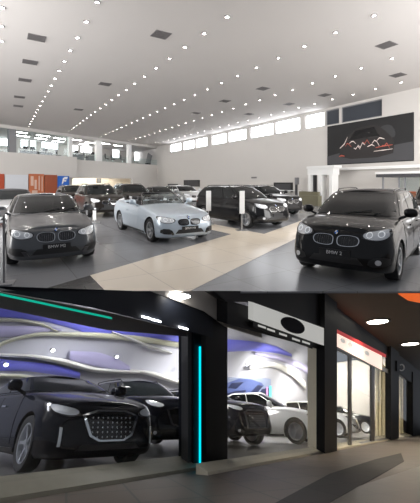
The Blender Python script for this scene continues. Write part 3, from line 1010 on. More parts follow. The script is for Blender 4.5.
for (x0, x1, y0, y1) in ((.12, .3, .5, .9), (.36, .5, .35, .75), (.2, .55, .18, .3), (.62, .7, .3, .92), (.82, .88, .25, .9)):
    V, F = oprism(PB, e2n, NB, s0 + (s1 - s0) * x0, s0 + (s1 - s0) * x1, b - .066, b - .062, zt * y0, zt * y1)
    mesh_obj('printed_figure', V, F, M['brd_pale'], bo)
board(44.3, 57, 2.55, M['brd_brown'], 'plain rust coloured display panel left of the blue panel')
bo, (s0, s1, b, zt) = board(57.4, 69, 2.45, M['brd_blue'], 'bright blue display panel with a white emblem near its top')
for k, pts in enumerate(([(.34, .62), (.44, .90), (.60, .90), (.52, .74), (.44, .62)], [(.50, .92), (.62, .95), (.86, .95), (.80, .84), (.64, .84)], [(.55, .80), (.74, .80), (.70, .72), (.56, .72)])):
    V = [PB + e2n * (s0 + (s1 - s0) * a) + NB * (b + o) + Z * zt * c for o in (-.061, -.068) for a, c in pts]
    n = len(pts)
    F = [tuple(range(n)), tuple(range(n, 2 * n))] + [(i, (i + 1) % n, n + (i + 1) % n, n + i) for i in range(n)]
    mesh_obj('emblem', V, F, M['ink_white'], bo)
M['strip_lamp'] = mat('strip lamp', (1, 1, 1), .4, emit=(1, .93, .80), es=80)
# lamps and a picture in the room below the gallery
for k, u in enumerate((80, 92, 104, 118)):
    s = sbo(u, 3)
    rt = thing('ceiling_strip_lamp', 'flat strip lamp under the gallery over the cream wall', 'lamp', group='strip lamps under the gallery')
    V, F = oprism(PB, e2n, NB, s - 1.0, s + 1.0, 2.8, 3.2, zb_hi - .40, zb_hi - .302)
    mesh_obj('housing', V, F, M['white'], rt)
    V, F = oprism(PB, e2n, NB, s - .95, s + .95, 2.83, 3.17, zb_hi - .42, zb_hi - .401)
    mesh_obj('diffuser', V, F, M['strip_lamp'], rt)
def wall_picture(P, d, n, s0, s1, b, z0, z1, label, frame_m=None, inner=None):
    V, F = oprism(P, d, n, s0, s1, b - .05, b, z0, z1)
    o = tag(mesh_obj('wall_picture', V, F, frame_m or M['black_plastic']), label, 'picture')
    V, F = oprism(P, d, n, s0 + (s1 - s0) * .1, s1 - (s1 - s0) * .1, b - .058, b - .052, z0 + (z1 - z0) * .14, z1 - (z1 - z0) * .14)
    mesh_obj('print', V, F, inner or M['grey_trim'], o)
s0 = sbo(96.5, 5.98); wall_picture(PB, e2n, NB, s0, s0 + .9, 5.98, 1.6, 2.3, 'small dark picture on the cream wall under the gallery')
s0, s1 = sr(200), sr(184); d_ = line_at(192, PR, e1n)[0].y
wall_picture(PR, e1n, NR, s0, s1, 0, z_at(186.5, d_), z_at(180, d_), 'dark framed wide picture on the right wall above the silver car', inner=M['print_grey'])
s0, s1 = sr(178), sr(168); d_ = line_at(173, PR, e1n)[0].y
wall_picture(PR, e1n, NR, s0, s1, 0, z_at(189, d_), z_at(184, d_), 'small dark picture on the right wall nearest the back corner', inner=M['print_grey'])
s0, s1 = sr(293), sr(274); d_ = line_at(284, PR, e1n)[0].y
wall_picture(PR, e1n, NR, s0, s1, 0, z_at(192, d_), z_at(182.5, d_), 'framed grey picture on the right wall behind the black estate car', inner=M['print_grey'])
s0 = sr(257); d_ = line_at(256, PR, e1n)[0].y
wall_picture(PR, e1n, NR, s0, s0 + .9, 0, z_at(178.4, d_), z_at(176.8, d_), 'small grey sign plate alone on the white right wall', M['grey_trim'], M['vent'])

# reception furniture by the right wall
def rw(u, b): return line_at(u, PR, e1n, b, NR)[1]
def ropr(u0, u1, b0, b1, z0, z1):
    return oprism(PR, e1n, NR, rw(u1, b0), rw(u0, b0), b0, b1, z0, z1)
V, F = oprism(PR, e1n, NR, s_near, sr(338), -.4, 0, EYE + .92, EYE + 1.12)
struct(mesh_obj('trim_13', V, F, M['white']), 'white ledge on the right wall under the big poster')
# white portal
r = thing('display_portal', 'white freestanding portal with a heavy lintel by the right wall', 'portal')
b0, b1 = -2.6, -1.9
for nm, args in (('lintel', (307.5, 333, b0, b1, 2.25, 2.75)), ('cornice', (306.5, 334, b0 - .15, b1, 2.75, 2.92))):
    V, F = ropr(*args); mesh_obj(nm, V, F, M['white'], r)
for u in ((308, 310.4), (318, 321), (329, 332)):
    V, F = ropr(u[0], u[1], b0, b1, 0, 2.25); mesh_obj('pillar', V, F, M['white'], r)
V, F = ropr(310.5, 313.5, b0 + .3, b1, 0, 2.25); o = mesh_obj('inner_panel', V, F, M['dark_trim'], r); o['label'] = 'dark inner panel'
V, F = ropr(299, 318, -3.6, -3.2, 0, .72)
M['sofa'] = mat('olive fabric', (.16, .15, .10), .9)
r = thing('bench', 'low olive grey bench in front of the white portal', 'bench')
mesh_obj('seat_block', V, F, M['sofa'], r)
V, F = ropr(299, 318, -3.2, -3.0, 0, 1.0); mesh_obj('back_panel', V, F, M['sofa'], r)
r = thing('shelf_counter', 'low white counter with shelves under the framed grey picture', 'counter')
for z in (.1, .5, .92):
    V, F = ropr(272, 296, -1.0, -.3, z, z + .06); mesh_obj('shelf', V, F, M['white'], r)
for u in (272, 284, 295):
    V, F = ropr(u, u + .8, -1.0, -.3, 0, .92); mesh_obj('upright', V, F, M['white'], r)
r = thing('sign_post', 'slim dark sign post at the end of the white counter', 'sign post')
V, F = ropr(295, 296.4, -1.6, -1.45, 0, 2.1); mesh_obj('post', V, F, M['dark_trim'], r)
V, F = ropr(294.6, 296.8, -1.68, -1.40, 1.5, 2.1); mesh_obj('sign_head', V, F, M['grey_trim'], r)
# kiosk at the right edge
M['desk_wood'] = mat('red brown wood', (.22, .085, .04), .4, noise=.2, nscale=3)
r = thing('kiosk', 'dark canopied glass kiosk against the right wall, partly out of the frame', 'kiosk')
b0, b1 = -2.4, -.3
V, F = ropr(376, 450, b0, b1, 2.02, 2.22); mesh_obj('canopy', V, F, M['dark_trim'], r)
V, F = ropr(375, 451, b0 - .05, b1, 2.22, 2.36); o = mesh_obj('canopy_top', V, F, M['white'], r); o['label'] = 'white top board'
for u in (382, 398, 404):
    V, F = ropr(u, u + 1.2, b0 + .1, b0 + .2, 0, 2.02); mesh_obj('post', V, F, M['grey_trim'], r)
V, F = ropr(399, 440, b0 + .12, b0 + .16, 1.15, 2.0); mesh_obj('glass_screen', V, F, M['clear_glass'], r)
V, F = ropr(404, 450, -3.3, -2.6, 0, 1.12)
r = thing('reception_desk', 'red brown wooden reception desk in front of the dark kiosk', 'desk')
mesh_obj('desk_body', V, F, M['desk_wood'], r)
V, F = ropr(403.5, 451, -3.4, -2.55, 1.12, 1.18); mesh_obj('desk_top', V, F, M['brd_brown'], r)

# ---------------- ceiling lights and grilles
def lamp_proto():
    r = thing('ceiling_downlight', 'small round recessed downlight glowing in the white showroom ceiling', 'ceiling light', (0, 0, CH), group='showroom downlights')
    v, f = lathe([(.070, -.040), (.095, -.040), (.095, 0), (.070, 0)], 20, 'z'); mesh_obj('trim_ring', v, f, M['vent'], r)
    v, f = disc_vf(.069, -.006, -.001, 20); mesh_obj('lens', v, f, M['lamp'], r)
    return r
STEP = 1.406
first = lamp_proto(); used = False; NL = 0
def inside(p):
    return (p - PB).dot(NB) < -.5 and (p - PR).dot(NR) < -.4
ROWS = ((2, 7), (97, 1.5), (204, 33), (374, 15), (392, 58), (401, 82))
for (u, v) in ROWS:
    p0 = at_z(u, v, CH)
    k = -int((p0.y - 7.6) / STEP)
    while True:
        p = p0 + E1 * STEP * k
        k += 1
        if not inside(p): 
            if p.y > 60 or (p - PB).dot(NB) > 0: break
            continue
        if p.y < 7.5: continue
        if u == 2 and p.y > 16: break
        mt = Matrix.Translation(p)
        if not used: first.matrix_world = mt; used = True
        else: dup(first, mt)
        NL += 1
print('downlights', NL)
vp = None
for (u, v) in ((36.7, 37.7), (30, 62), (25, 80), (19.5, 97), (18.3, 106), (161, 34.6), (105, 84), (78.6, 109.5), (386.5, 45), (398, 75), (263, 88.5), (324.7, 95), (289, 104), (249, 114), (196, 113), (225, 101)):
    p = at_z(u, v, CH); p.z = CH
    mt = Matrix.Translation(p) @ Matrix.Rotation(ang1, 4, 'Z')
    if vp is None:
        vp = thing('ceiling_vent', 'square dark air grille set in the white showroom ceiling', 'air vent', matrix=mt, group='ceiling air grilles')
        V, F = merge([box_vf(-.34, .34, -.34, -.29, -.02, 0), box_vf(-.34, .34, .29, .34, -.02, 0), box_vf(-.34, -.29, -.29, .29, -.02, 0), box_vf(.29, .34, -.29, .29, -.02, 0)])
        mesh_obj('frame', V, F, M['vent'], vp)
        V, F = merge([box_vf(-.29, .29, -.28 + .08 * k, -.235 + .08 * k, -.018, -.006) for k in range(7)] + [box_vf(-.29, .29, -.29, .29, -.004, 0)])
        mesh_obj('louvres', V, F, M['vent'], vp)
    else:
        dup(vp, mt)

# ---------------- info stands
def info_stand(u, v, rz, label, zlo, zhi, wd=.3):
    p = at_z(u, v, 0); p.z = 0.004
    r = thing('info_stand', label, 'info stand', matrix=Matrix.Translation(p) @ Matrix.Rotation(rz, 4, 'Z'))
    box('base', -.2, .2, -.15, .15, 0, .02, M['rim'], r)
    box('post', -.02, .02, .0, .03, .02, zhi - .1, M['rim'], r)
    box('panel', -wd / 2, wd / 2, -.03, .0, zlo, zhi, M['plate_white'], r)
    return r
info_stand(208.5, 224.5, .2, 'white information stand by the rear wheel of the central black people carrier', .55, 1.36, .2)
info_stand(242, 230.5, .2, 'white information stand by the front wing of the central black people carrier', .60, 1.40, .18)
info_stand(94.5, 223, .2, 'small white information stand in front of the dark off-roader at the left', .12, .52, .13)
p = at_z(4, 284, 0); p.z = .004
r = thing('lectern_stand', 'slim grey stand with a tilted plate at the left edge beside the graphite coupe', 'stand', matrix=Matrix.Translation(p) @ Matrix.Rotation(.3, 4, 'Z'))
box('base', -.2, .16, -.15, .15, 0, .02, M['grey_trim'], r)
box('post', -.015, .015, -.015, .015, .02, 1.16, M['grey_trim'], r)
bm = bmesh.new(); vv, ff = box_vf(-.3, .02, -.12, .12, 0, .02)
vs = [bm.verts.new(Matrix.Rotation(.35, 4, 'X') @ q + Vector((0, 0, 1.18))) for q in vv]
for q in ff: bm.faces.new([vs[i] for i in q])
bm_obj('plate', bm, M['grey_trim'], r)

# ---------------- the cars
def car_mat(front, head, L):
    """front: ground point under the nose centre; head: heading"""
    c = front - head * (L / 2); c.z = .004
    return Matrix.Translation(c) @ Matrix.Rotation(math.atan2(head.y, head.x), 4, 'Z')
def g(u, v):
    p = at_z(u, v, 0); p.z = 0
    return p
def by_front_wheel(u, v, head, sp, side):
    """contact point of the front wheel on the visible side (side = +1 car's left, -1 its right)"""
    p = g(u, v); left = Vector((-head.y, head.x, 0))
    c = p - left * side * (sp['W'] / 2 - .12) - head * (sp['L'] / 2 - sp['ov']); c.z = .004
    return Matrix.Translation(c) @ Matrix.Rotation(math.atan2(head.y, head.x), 4, 'Z')
build_car('car', 'graphite grey coupe facing the camera at the left, twin oval grilles', 'car', S_COUPE, P_GREY, car_mat(g(57, 267), H1, S_COUPE['L']), plate='BMW M2')
build_car('car', 'large black people carrier in the right corner facing the camera', 'car', car_spec(**{**S_MPV, 'slat': M['dark_trim']}), P_BLACK, car_mat(g(334, 282.5), Vector((math.cos(math.radians(-128)), math.sin(math.radians(-128)), 0)), S_MPV['L']), plate='BMW 2')
build_car('car', 'pale ice blue open convertible with its roof down', 'car', S_CONV, P_BLUE, by_front_wheel(152.5, 241.5, H1, S_CONV, -1), plate='BMW M4')
build_car('car', 'black people carrier in the middle behind two white information stands', 'car', car_spec(**{**S_MPV, 'det': 1}), P_BLACK, by_front_wheel(247.5, 228.2, Vector((math.cos(math.radians(-53)), math.sin(math.radians(-53)), 0)), S_MPV, -1), plate='')
build_car('car', 'black estate car parked right behind the central people carrier', 'car', car_spec(**{**S_SUV, 'det': 1, 'H': 1.52}), P_BLACK, car_mat(g(294, 216.5), H1, S_SUV['L']), plate='')
build_car('car', 'dark brown off-roader between the graphite coupe and the pale convertible', 'car', car_spec(**{**S_SUV, 'det': 1}), P_BROWN, car_mat(g(110, 218), H1, S_SUV['L']), plate='')
build_car('car', 'dark hatchback behind the graphite coupe, under the blue display panel', 'car', car_spec(**{**S_MPV, 'det': 0, 'H': 1.5}), P_BROWN, car_mat(g(79, 209), H1, S_MPV['L']))
build_car('car', 'light silver car with a dark roof at the left edge behind the graphite coupe', 'car', car_spec(**{**S_COUPE, 'det': 0, 'roof_paint': M['dark_trim']}), P_SILVER, car_mat(g(14, 227), H1, S_COUPE['L']))
build_car('car', 'silver hatchback in the distance behind the bonnet of the convertible', 'car', car_spec(**{**S_MPV, 'det': 0, 'H': 1.48, 'rails': False}), P_SILVER, car_mat(g(197, 207), H1, S_MPV['L']))
build_car('car', 'dark off-roader directly behind the tail of the pale convertible', 'car', car_spec(**{**S_SUV, 'det': 0}), P_BROWN, car_mat(g(145, 212.5), H1, S_SUV['L']))
build_car('car', 'dark grey saloon behind the windscreen of the pale convertible', 'car', car_spec(**{**S_COUPE, 'det': 0}), P_GREY, car_mat(g(174, 209.5), H1, S_COUPE['L']))
build_car('car', 'brown black off-roader at the right edge behind the large people carrier', 'car', car_spec(**{**S_SUV, 'det': 0}), P_BROWN, car_mat(g(446, 236), H2, S_SUV['L']))

# ---------------- added fill lamps in unseen mullion frames, to brighten ceiling and cars
def fill_bay(name_n, x0, x1):
    V, F = merge([box_vf(x0, x1, 6.2, 6.32, 0, .12), box_vf(x0, x1, 6.2, 6.32, CH - .2, CH)] +
                 [box_vf(x0 + (x1 - x0) * k / 8 - .04, x0 + (x1 - x0) * k / 8 + .04, 6.2, 6.32, .12, CH - .2) for k in range(9)])
    struct(mesh_obj('window_%d' % name_n, V, F, M['grey_trim']), 'unseen mullion frame added around the front fill lamp')
    l = bpy.data.lights.new('daylight_standin', 'AREA'); l.shape = 'RECTANGLE'; l.size = x1 - x0; l.size_y = CH - .4  # added area lamp facing into the room
    l.color = (1.0, .99, .975); l.energy = FRONT_FILL * (x1 - x0) * (CH - .4)
    o = link(bpy.data.objects.new('daylight_standin', l)); o.location = ((x0 + x1) / 2, 6.36, CH / 2)
    o.rotation_euler = (PI / 2, 0, 0)
FRONT_FILL = 24.0
fill_bay(31, -38, -7)
fill_bay(32, 7, 22)
# ------------------------------------------------------------------ lower storefront at night, on a steep falling street
VL = 422.0
TAU = math.atan((VL - VH) / FPX); CT, ST = math.cos(TAU), math.sin(TAU)
YL = Vector((0, CT, -ST)); NL_ = Vector((0, ST, CT))
RAMP = Matrix(((1, 0, 0, 0), (0, CT, ST, 0), (0, -ST, CT, EYE), (0, 0, 0, 1)))   # columns X, YL, N
TOPV = 290.9
HP, HS = .60, .57         # eye above the pavement and above the shop floor
def gl(u, v, h=HP):
    """point of the falling street (h below the eye) seen at a pixel"""
    d = ray(u, v); t = -h / d.dot(NL_)
    return EYEP + d * t
class Facade:
    """a plumb plane through two points of the street"""
    def __init__(s, a, b):
        s.P = Vector((a.x, a.y, 0)); s.d = Vector((b.x - a.x, b.y - a.y, 0)).normalized()
        s.n = Vector((-s.d.y, s.d.x, 0))
        if s.n.dot(Vector((-1, .8, 0))) < 0: s.n = -s.n          # into the shop
    def pt(s, u, v, b=0.0):
        r = ray(u, v)
        t = (s.P + s.n * b - Vector((0, 0, 0))).dot(s.n) / Vector((r.x, r.y, 0)).dot(s.n)
        return EYEP + r * t
FB = Facade(gl(230, 471), gl(331, 471 - .192 * 101))     # bays two to four
FA = Facade(gl(10, 499), gl(200, 468))                     # first bay, beside the camera
def fpris(fc, quad, b0, b1):
    fr = [fc.pt(u, v, b0) for u, v in quad]
    n = len(fr)
    drop = [Z * 0] * n
    if min(v for u, v in quad) <= TOPV + .3:      # pieces under the showroom floor: their tops fall away behind the front edge
        drop = [Z * -((b1 - b0) * .22) if v <= TOPV + .3 else Z * 0 for u, v in quad]
    V = fr + [p + fc.n * (b1 - b0) + k for p, k in zip(fr, drop)]
    F = [tuple(range(n)), tuple(range(n, 2 * n))] + [(i, (i + 1) % n, n + (i + 1) % n, n + i) for i in range(n)]
    return V, F
def gpoly(pts, h, th):
    fr = [gl(u, v, h) for u, v in pts]; n = len(fr)
    V = [p - NL_ * th for p in fr] + fr
    F = [tuple(range(n)), tuple(range(n, 2 * n))] + [(i, (i + 1) % n, n + (i + 1) % n, n + i) for i in range(n)]
    return V, F
def rpt(x, yl, z): return RAMP @ Vector((x, yl, z))
def rbox(x0, x1, y0, y1, z0, z1):
    return prism8([rpt(*q) for q in ((x0, y0, z0), (x1, y0, z0), (x1, y1, z0), (x0, y1, z0), (x0, y0, z1), (x1, y0, z1), (x1, y1, z1), (x0, y1, z1))])

M['pave'] = tile_mat('street paving', (.10, .080, .064), (.125, .10, .08), (.06, .055, .05), .62, .62, .012, .5, -.4)
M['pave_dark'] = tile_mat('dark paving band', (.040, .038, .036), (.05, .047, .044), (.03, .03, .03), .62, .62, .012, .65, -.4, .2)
M['pave_pale'] = tile_mat('pale paving', (.095, .086, .068), (.12, .106, .082), (.09, .08, .07), .42, .42, .014, .35, -.4)
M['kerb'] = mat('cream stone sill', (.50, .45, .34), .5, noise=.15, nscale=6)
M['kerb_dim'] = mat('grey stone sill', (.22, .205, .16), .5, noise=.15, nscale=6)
M['shop_floor'] = mat('shop floor', (.07, .066, .06), .28, noise=.05, nscale=2)
M['soffit'] = mat('soffit', (.30, .28, .26), .6, noise=.1, nscale=2)
M['facade_black'] = mat('black cladding', (.008, .008, .009), .5, spec=.25)
M['facade_navy'] = mat('navy cladding', (.009, .011, .017), .5, spec=.25)
M['cream_pillar'] = mat('cream pillar', (.82, .74, .58), .5, noise=.06, nscale=3)
M['cyan_led'] = mat('cyan led', (.0, .3, .4), .4, emit=(.0, .62, .80), es=1.15)
M['green_led'] = mat('green led', (.0, .2, .15), .4, emit=(.0, .30, .20), es=.9)
M['sign_white'] = mat('sign face', (.62, .62, .60), .4, emit=(.9, .9, .85), es=.30)
M['sign_oval'] = mat('sign oval', (.004, .005, .014), .6, spec=.1)
M['sign_red'] = mat('red sign edge', (.5, .03, .03), .4, emit=(.9, .06, .06), es=.25)
M['sign_pink'] = mat('lit sign face', (.7, .55, .5), .4, emit=(1, .78, .66), es=.75)
M['wave_wall'] = mat('pale lilac wall', (.47, .48, .56), .5)
M['wave_white'] = mat('white ribbon', (.80, .80, .80), .4)
M['wave_cream'] = mat('cream ribbon', (.62, .62, .50), .4)
M['wave_blue_glow'] = mat('violet blue ribbon', (.16, .17, .72), .4)  # blue tint with the wall's blue glow put into the colour
M['wave_lilac'] = mat('lilac ribbon', (.44, .42, .66), .4)
M['wave_grey'] = mat('grey ribbon', (.33, .33, .36), .4)
M['lamp_warm'] = mat('warm lamp', (1, 1, 1), .4, emit=(1, .93, .8), es=14)
M['lamp_spark'] = mat('spot lens', (1, 1, 1), .4, emit=(.95, .97, 1), es=9)
M['orange_glow'] = mat('orange lit panel', (.6, .12, .03), .4, emit=(1, .16, .02), es=.5)
def blind_mat():
    m = mat('cream blind', (.72, .66, .52), .6); nt = m.node_tree
    tl = nt.nodes.new('ShaderNodeBsdfTranslucent'); tl.inputs['Color'].default_value = (.85, .78, .62, 1)
    mx = nt.nodes.new('ShaderNodeMixShader'); mx.inputs['Fac'].default_value = .6
    nt.links.new(nt.nodes['Principled BSDF'].outputs[0], mx.inputs[1]); nt.links.new(tl.outputs[0], mx.inputs[2])
    nt.links.new(mx.outputs[0], nt.nodes['Material Output'].inputs['Surface'])
    return m
M['panel_cream'] = blind_mat()
M['alu'] = mat('grey aluminium', (.16, .16, .165), .35, .6)

# street
V, F = rbox(-6, 14, 1.2, 40, -HP - .15, -HP)
struct(mesh_obj('floor_street', V, F, M['pave']), 'paved street')
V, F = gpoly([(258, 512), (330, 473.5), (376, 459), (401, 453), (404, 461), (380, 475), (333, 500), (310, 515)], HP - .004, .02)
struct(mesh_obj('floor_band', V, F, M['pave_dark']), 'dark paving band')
V, F = gpoly([(322, 508), (359, 486), (420, 466), (440, 470), (440, 520), (330, 520)], HP - .004, .02)
struct(mesh_obj('floor_band', V, F, M['pave_pale']), 'pale paving')
# shop floor and the stone sill
def inset(fc, u, v, b, h): 
    p = gl(u, v, HP) + fc.n * b
    # drop the point onto the plane h below the eye
    k = ((p - EYEP).dot(NL_) + h) / NL_.z
    return p - Z * k
def ground_strip(pts, h, th):
    n = len(pts)
    V = [p - NL_ * th for p in pts] + pts
    F = [tuple(range(n)), tuple(range(n, 2 * n))] + [(i, (i + 1) % n, n + (i + 1) % n, n + i) for i in range(n)]
    return V, F
sillA = [(-30, 505.5), (203, 467.5)]
sillB = [(208, 475.2), (331, 451.8), (392, 440), (470, 424.8)]
ptsB = [inset(FB, u, v, 0, HS - .008) for u, v in sillB]
V, F = ground_strip([ptsB[0], ptsB[-1], ptsB[-1] + FB.n * .22, ptsB[0] + FB.n * .22], HS, .16)
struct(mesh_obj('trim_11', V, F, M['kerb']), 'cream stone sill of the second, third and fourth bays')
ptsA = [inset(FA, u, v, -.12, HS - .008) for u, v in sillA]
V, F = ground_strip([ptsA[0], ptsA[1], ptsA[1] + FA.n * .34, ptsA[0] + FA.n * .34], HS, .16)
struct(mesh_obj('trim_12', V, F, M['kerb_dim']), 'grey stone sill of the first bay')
qa = [inset(FA, sillA[0][0], sillA[0][1], .1, HS), inset(FA, 203, 467.5, .1, HS), inset(FB, 225, 471.8, .1, HS), inset(FB, 470, 424.8, .1, HS)]
far = [q + Vector((-8, 10.3, 0)) for q in qa]
def on_shop(p):
    k = ((p - EYEP).dot(NL_) + HS) / NL_.z
    return p - Z * k
far = [on_shop(q + FB.n * 13) for q in qa]
V, F = ground_strip([on_shop(q) for q in qa] + far[::-1], HS, .02)
struct(mesh_obj('floor_shop', V, F, M['shop_floor']), 'shop floor')

# --- first bay: header beam, led strip, bulkhead, glass
V, F = fpris(FA, [(-40, TOPV), (160, TOPV), (213, 309), (213, 338), (193, 332.5), (90, 307), (0, 291.4), (-40, TOPV + .1)], -.25, .0)
struct(mesh_obj('beam_1', V, F, M['facade_navy']), 'dark header beam')
V, F = fpris(FA, [(-40, 292), (0, 292), (110, 313), (193, 333), (193, 337), (106, 330), (0, 308), (-40, 300)], .06, .16)
struct(mesh_obj('beam_2', V, F, M['alu']), 'grey bulkhead under the header beam')
V, F = fpris(FA, [(-2, 293), (112, 317.5), (112, 319.3), (-2, 295)], -.29, -.255)
tag(mesh_obj('led_strip', V, F, M['green_led']), 'thin green light strip along the head of the first shop window', 'light strip')
V, F = fpris(FA, [(-40, 300), (0, 306), (106, 328), (188.5, 336), (188.5, 470), (-40, 507)], .10, .112)
w1 = struct(mesh_obj('window_41', V, F, M['shop_glass']), 'first shop window')
V, F = merge([fpris(FA, [(188, 331), (193.5, 332), (193.5, 469), (188, 470)], .02, .16)])
mesh_obj('frame', V, F, M['alu'], w1)
# little lamps under the header
for i, (u, v) in enumerate(((147, 318), (157, 321), (184, 328.5))):
    V, F = fpris(FA, [(u - 4, v - 2), (u + 4, v), (u + 4, v + 1.6), (u - 4, v - .4)], -.28, -.255)
    o = tag(mesh_obj('strip_lamp', V, F, M['lamp_spark']), ['small white strip lamp on the dark header, leftmost of three', 'small white strip lamp on the dark header, middle one of three', 'small white strip lamp on the header nearest the cyan pillar'][i], 'lamp')
# pillar with the cyan strip
V, F = fpris(FA, [(193.5, 325), (208, 328), (208, 470), (193.5, 470)], -.02, .3)
pb = struct(mesh_obj('pillar_1', V, F, M['facade_navy']), 'navy pillar')
V, F = fpris(FA, [(200.3, 347), (204.6, 347), (204.6, 468), (200.3, 468)], -.05, -.021)
tag(mesh_obj('led_strip', V, F, M['cyan_led']), 'bright cyan vertical light strip on the dark pillar', 'light strip')
V, F = fpris(FB, [(206, TOPV + 12), (227.5, TOPV + 20), (227.5, 472), (206, 475)], .35, .45)
struct(mesh_obj('pillar_2', V, F, M['facade_black']), 'black pillar')
# grey lit soffit band running over the pillar
V, F = fpris(FA, [(152, TOPV), (208, TOPV), (262, 317), (262, 338), (226, 327), (206, 312)], -.30, -.26)
struct(mesh_obj('beam_3', V, F, M['soffit']), 'grey concrete band over the pillar')
# --- bays two and three: upper wall, pillars, signs
V, F = fpris(FB, [(214, TOPV), (325, TOPV), (325, 336), (250, 302), (227, 302)], .02, .2)
struct(mesh_obj('wall_front_upper', V, F, M['facade_black']), 'black wall above the second bay')
V, F = fpris(FB, [(227.5, 300), (325, 330), (325, 351), (227.5, 324)], .06, .3)
struct(mesh_obj('beam_4', V, F, M['facade_black']), 'black head of the second bay')
V, F = fpris(FB, [(253.5, 302.5), (325, 328.5), (325, 346), (253.5, 320.5)], -.08, .02)
sg = tag(mesh_obj('shop_sign', V, F, M['sign_white']), 'white sign panel with a dark oval emblem above the second shop window', 'sign')
V, F = fpris(FB, [(a, b) for a, b in [(293.3 + 11.5 * math.cos(t) + 0 * t, 325.5 + 7.6 * math.sin(t) + 11.5 * .30 * math.cos(t)) for t in [2 * PI * k / 28 for k in range(28)]]], -.11, -.085)
mesh_obj('emblem', V, F, M['sign_oval'], sg)
V, F = fpris(FB, [(253, 322), (312.5, 343.5), (312.5, 349), (253, 327)], -.02, .05)
tr = tag(mesh_obj('lamp_track', V, F, M['facade_black']), 'black lamp track under the white sign panel', 'lamp track')
for u, v in ((263, 327), (272, 330.5), (284, 335), (297, 340), (307, 343)):
    V, F = fpris(FB, [(u - 3, v - 2), (u + 3, v), (u + 3, v + 2), (u - 3, v)], -.06, -.021)
    mesh_obj('lamp_lens', V, F, M['sign_white'], tr)
# second shop window
V, F = fpris(FB, [(227.5, 320), (325, 349), (325, 452.5), (227.5, 471.5)], .10, .112)
struct(mesh_obj('window_42', V, F, M['shop_glass']), 'second shop window')
# pillar: cream face and black face
V, F = fpris(FB, [(321.5, 339), (325.2, 341), (325.2, 453), (321.5, 453.6)], .02, .36)
struct(mesh_obj('pillar_3', V, F, M['cream_pillar']), 'cream pillar')
V, F = fpris(FB, [(324.8, TOPV), (337, TOPV), (337, 451), (324.8, 453.5)], -.1, .1)
struct(mesh_obj('pillar_4', V, F, M['facade_black']), 'black pillar between the second and third bays')
# third bay: red sign band, door head, doors
V, F = fpris(FB, [(337, 296), (393, 345), (393, 359), (337, 330)], .02, .3)
struct(mesh_obj('wall_front_head', V, F, M['facade_black']), 'black wall above the doors')
V, F = fpris(FB, [(336.5, 333), (382, 356), (382, 370), (336.5, 346)], -.04, .06)
rs_ = tag(mesh_obj('shop_sign', V, F, M['sign_pink']), 'glowing pale pink sign band with a red top edge above the glass doors', 'sign')
V, F = fpris(FB, [(336.5, 329), (386, 354.5), (386, 357.5), (336.5, 333)], -.06, .06)
o = mesh_obj('top_edge', V, F, M['sign_red'], rs_); o['label'] = 'red top edge'
for u, v in ((343, 340.5), (351, 344.5), (359, 348.5), (367, 353)):
    V, F = fpris(FB, chaikin([(u - 2.4, v - 2.6), (u + 2, v - 1.4), (u + 2.4, v + 3.2), (u - 1.6, v + 2)], 1), -.055, -.041)
    mesh_obj('faded_letter', V, F, M['sign_white'], rs_)
V, F = fpris(FB, [(336.5, 346), (392, 371), (392, 375), (336.5, 350)], .0, .2)
struct(mesh_obj('beam_5', V, F, M['alu']), 'door head')
yv = lambda u, a, s: a + s * (u - 337)
dl = [(337, 351), (351, 374.5), (374.5, 377)]
def door(n, u0, u1, mull):
    top = lambda u: 349 + .455 * (u - 337)
    bot = lambda u: 450.6 - .19 * (u - 337)
    V, F = fpris(FB, [(u0, top(u0)), (u1, top(u1)), (u1, bot(u1)), (u0, bot(u0))], .08, .09)
    d = struct(mesh_obj('door_%d' % n, V, F, M['shop_glass']), 'glass door panel')
    fr = []
    for a, b in mull:
        fr.append(fpris(FB, [(a, top(a)), (b, top(b)), (b, bot(b)), (a, bot(a))], .05, .10))
    fr.append(fpris(FB, [(u0, bot(u0) - 2.2), (u1, bot(u1) - 2.2), (u1, bot(u1)), (u0, bot(u0))], .03, .13))
    V, F = merge(fr); mesh_obj('door_frame', V, F, M['alu'], d)
door(1, 337, 351, [(349.3, 351.8)])
door(2, 351.8, 374, [(371.3, 374)])
door(3, 374, 391, [(374, 374.8)])
V, F = fpris(FB, [(391, 340), (399, 346), (399, 438.3), (391, 440)], -.1, .1)
struct(mesh_obj('pillar_5', V, F, M['facade_black']), 'black pillar after the glass doors')
V, F = fpris(FB, [(399, 352), (450, 396), (450, 408), (399, 374)], .0, .3)
struct(mesh_obj('beam_6', V, F, M['facade_black']), 'black head of the fourth bay')
sgn = tag(mesh_obj('shop_sign', *fpris(FB, [(397.2, 361), (406.5, 365), (406.5, 375.5), (397.2, 371.5)], -.16, -.11), M['facade_navy']), 'small dark sign with a white curved mark beyond the doors', 'sign')
arc = [2 * PI * (k / 20) * .72 - 2.2 for k in range(21)]
o = [(401.8 + 3.0 * math.cos(t), 367.6 + 3.6 * math.sin(t)) for t in arc] + [(401.8 + 2.0 * math.cos(t), 367.6 + 2.5 * math.sin(t)) for t in arc[::-1]]
V, F = fpris(FB, o, -.18, -.165); mesh_obj('mark', V, F, M['ink_white'], sgn)
V, F = fpris(FB, [(399, 373), (413, 383), (413, 435.5), (399, 438.3)], .10, .112)
struct(mesh_obj('window_43', V, F, M['shop_glass']), 'window of the fourth bay')
V, F = fpris(FB, [(413, 372), (450, 396), (450, 429), (413, 436)], -.05, .4)
struct(mesh_obj('wall_front_end', V, F, M['facade_black']), 'dark end of the shopfront')

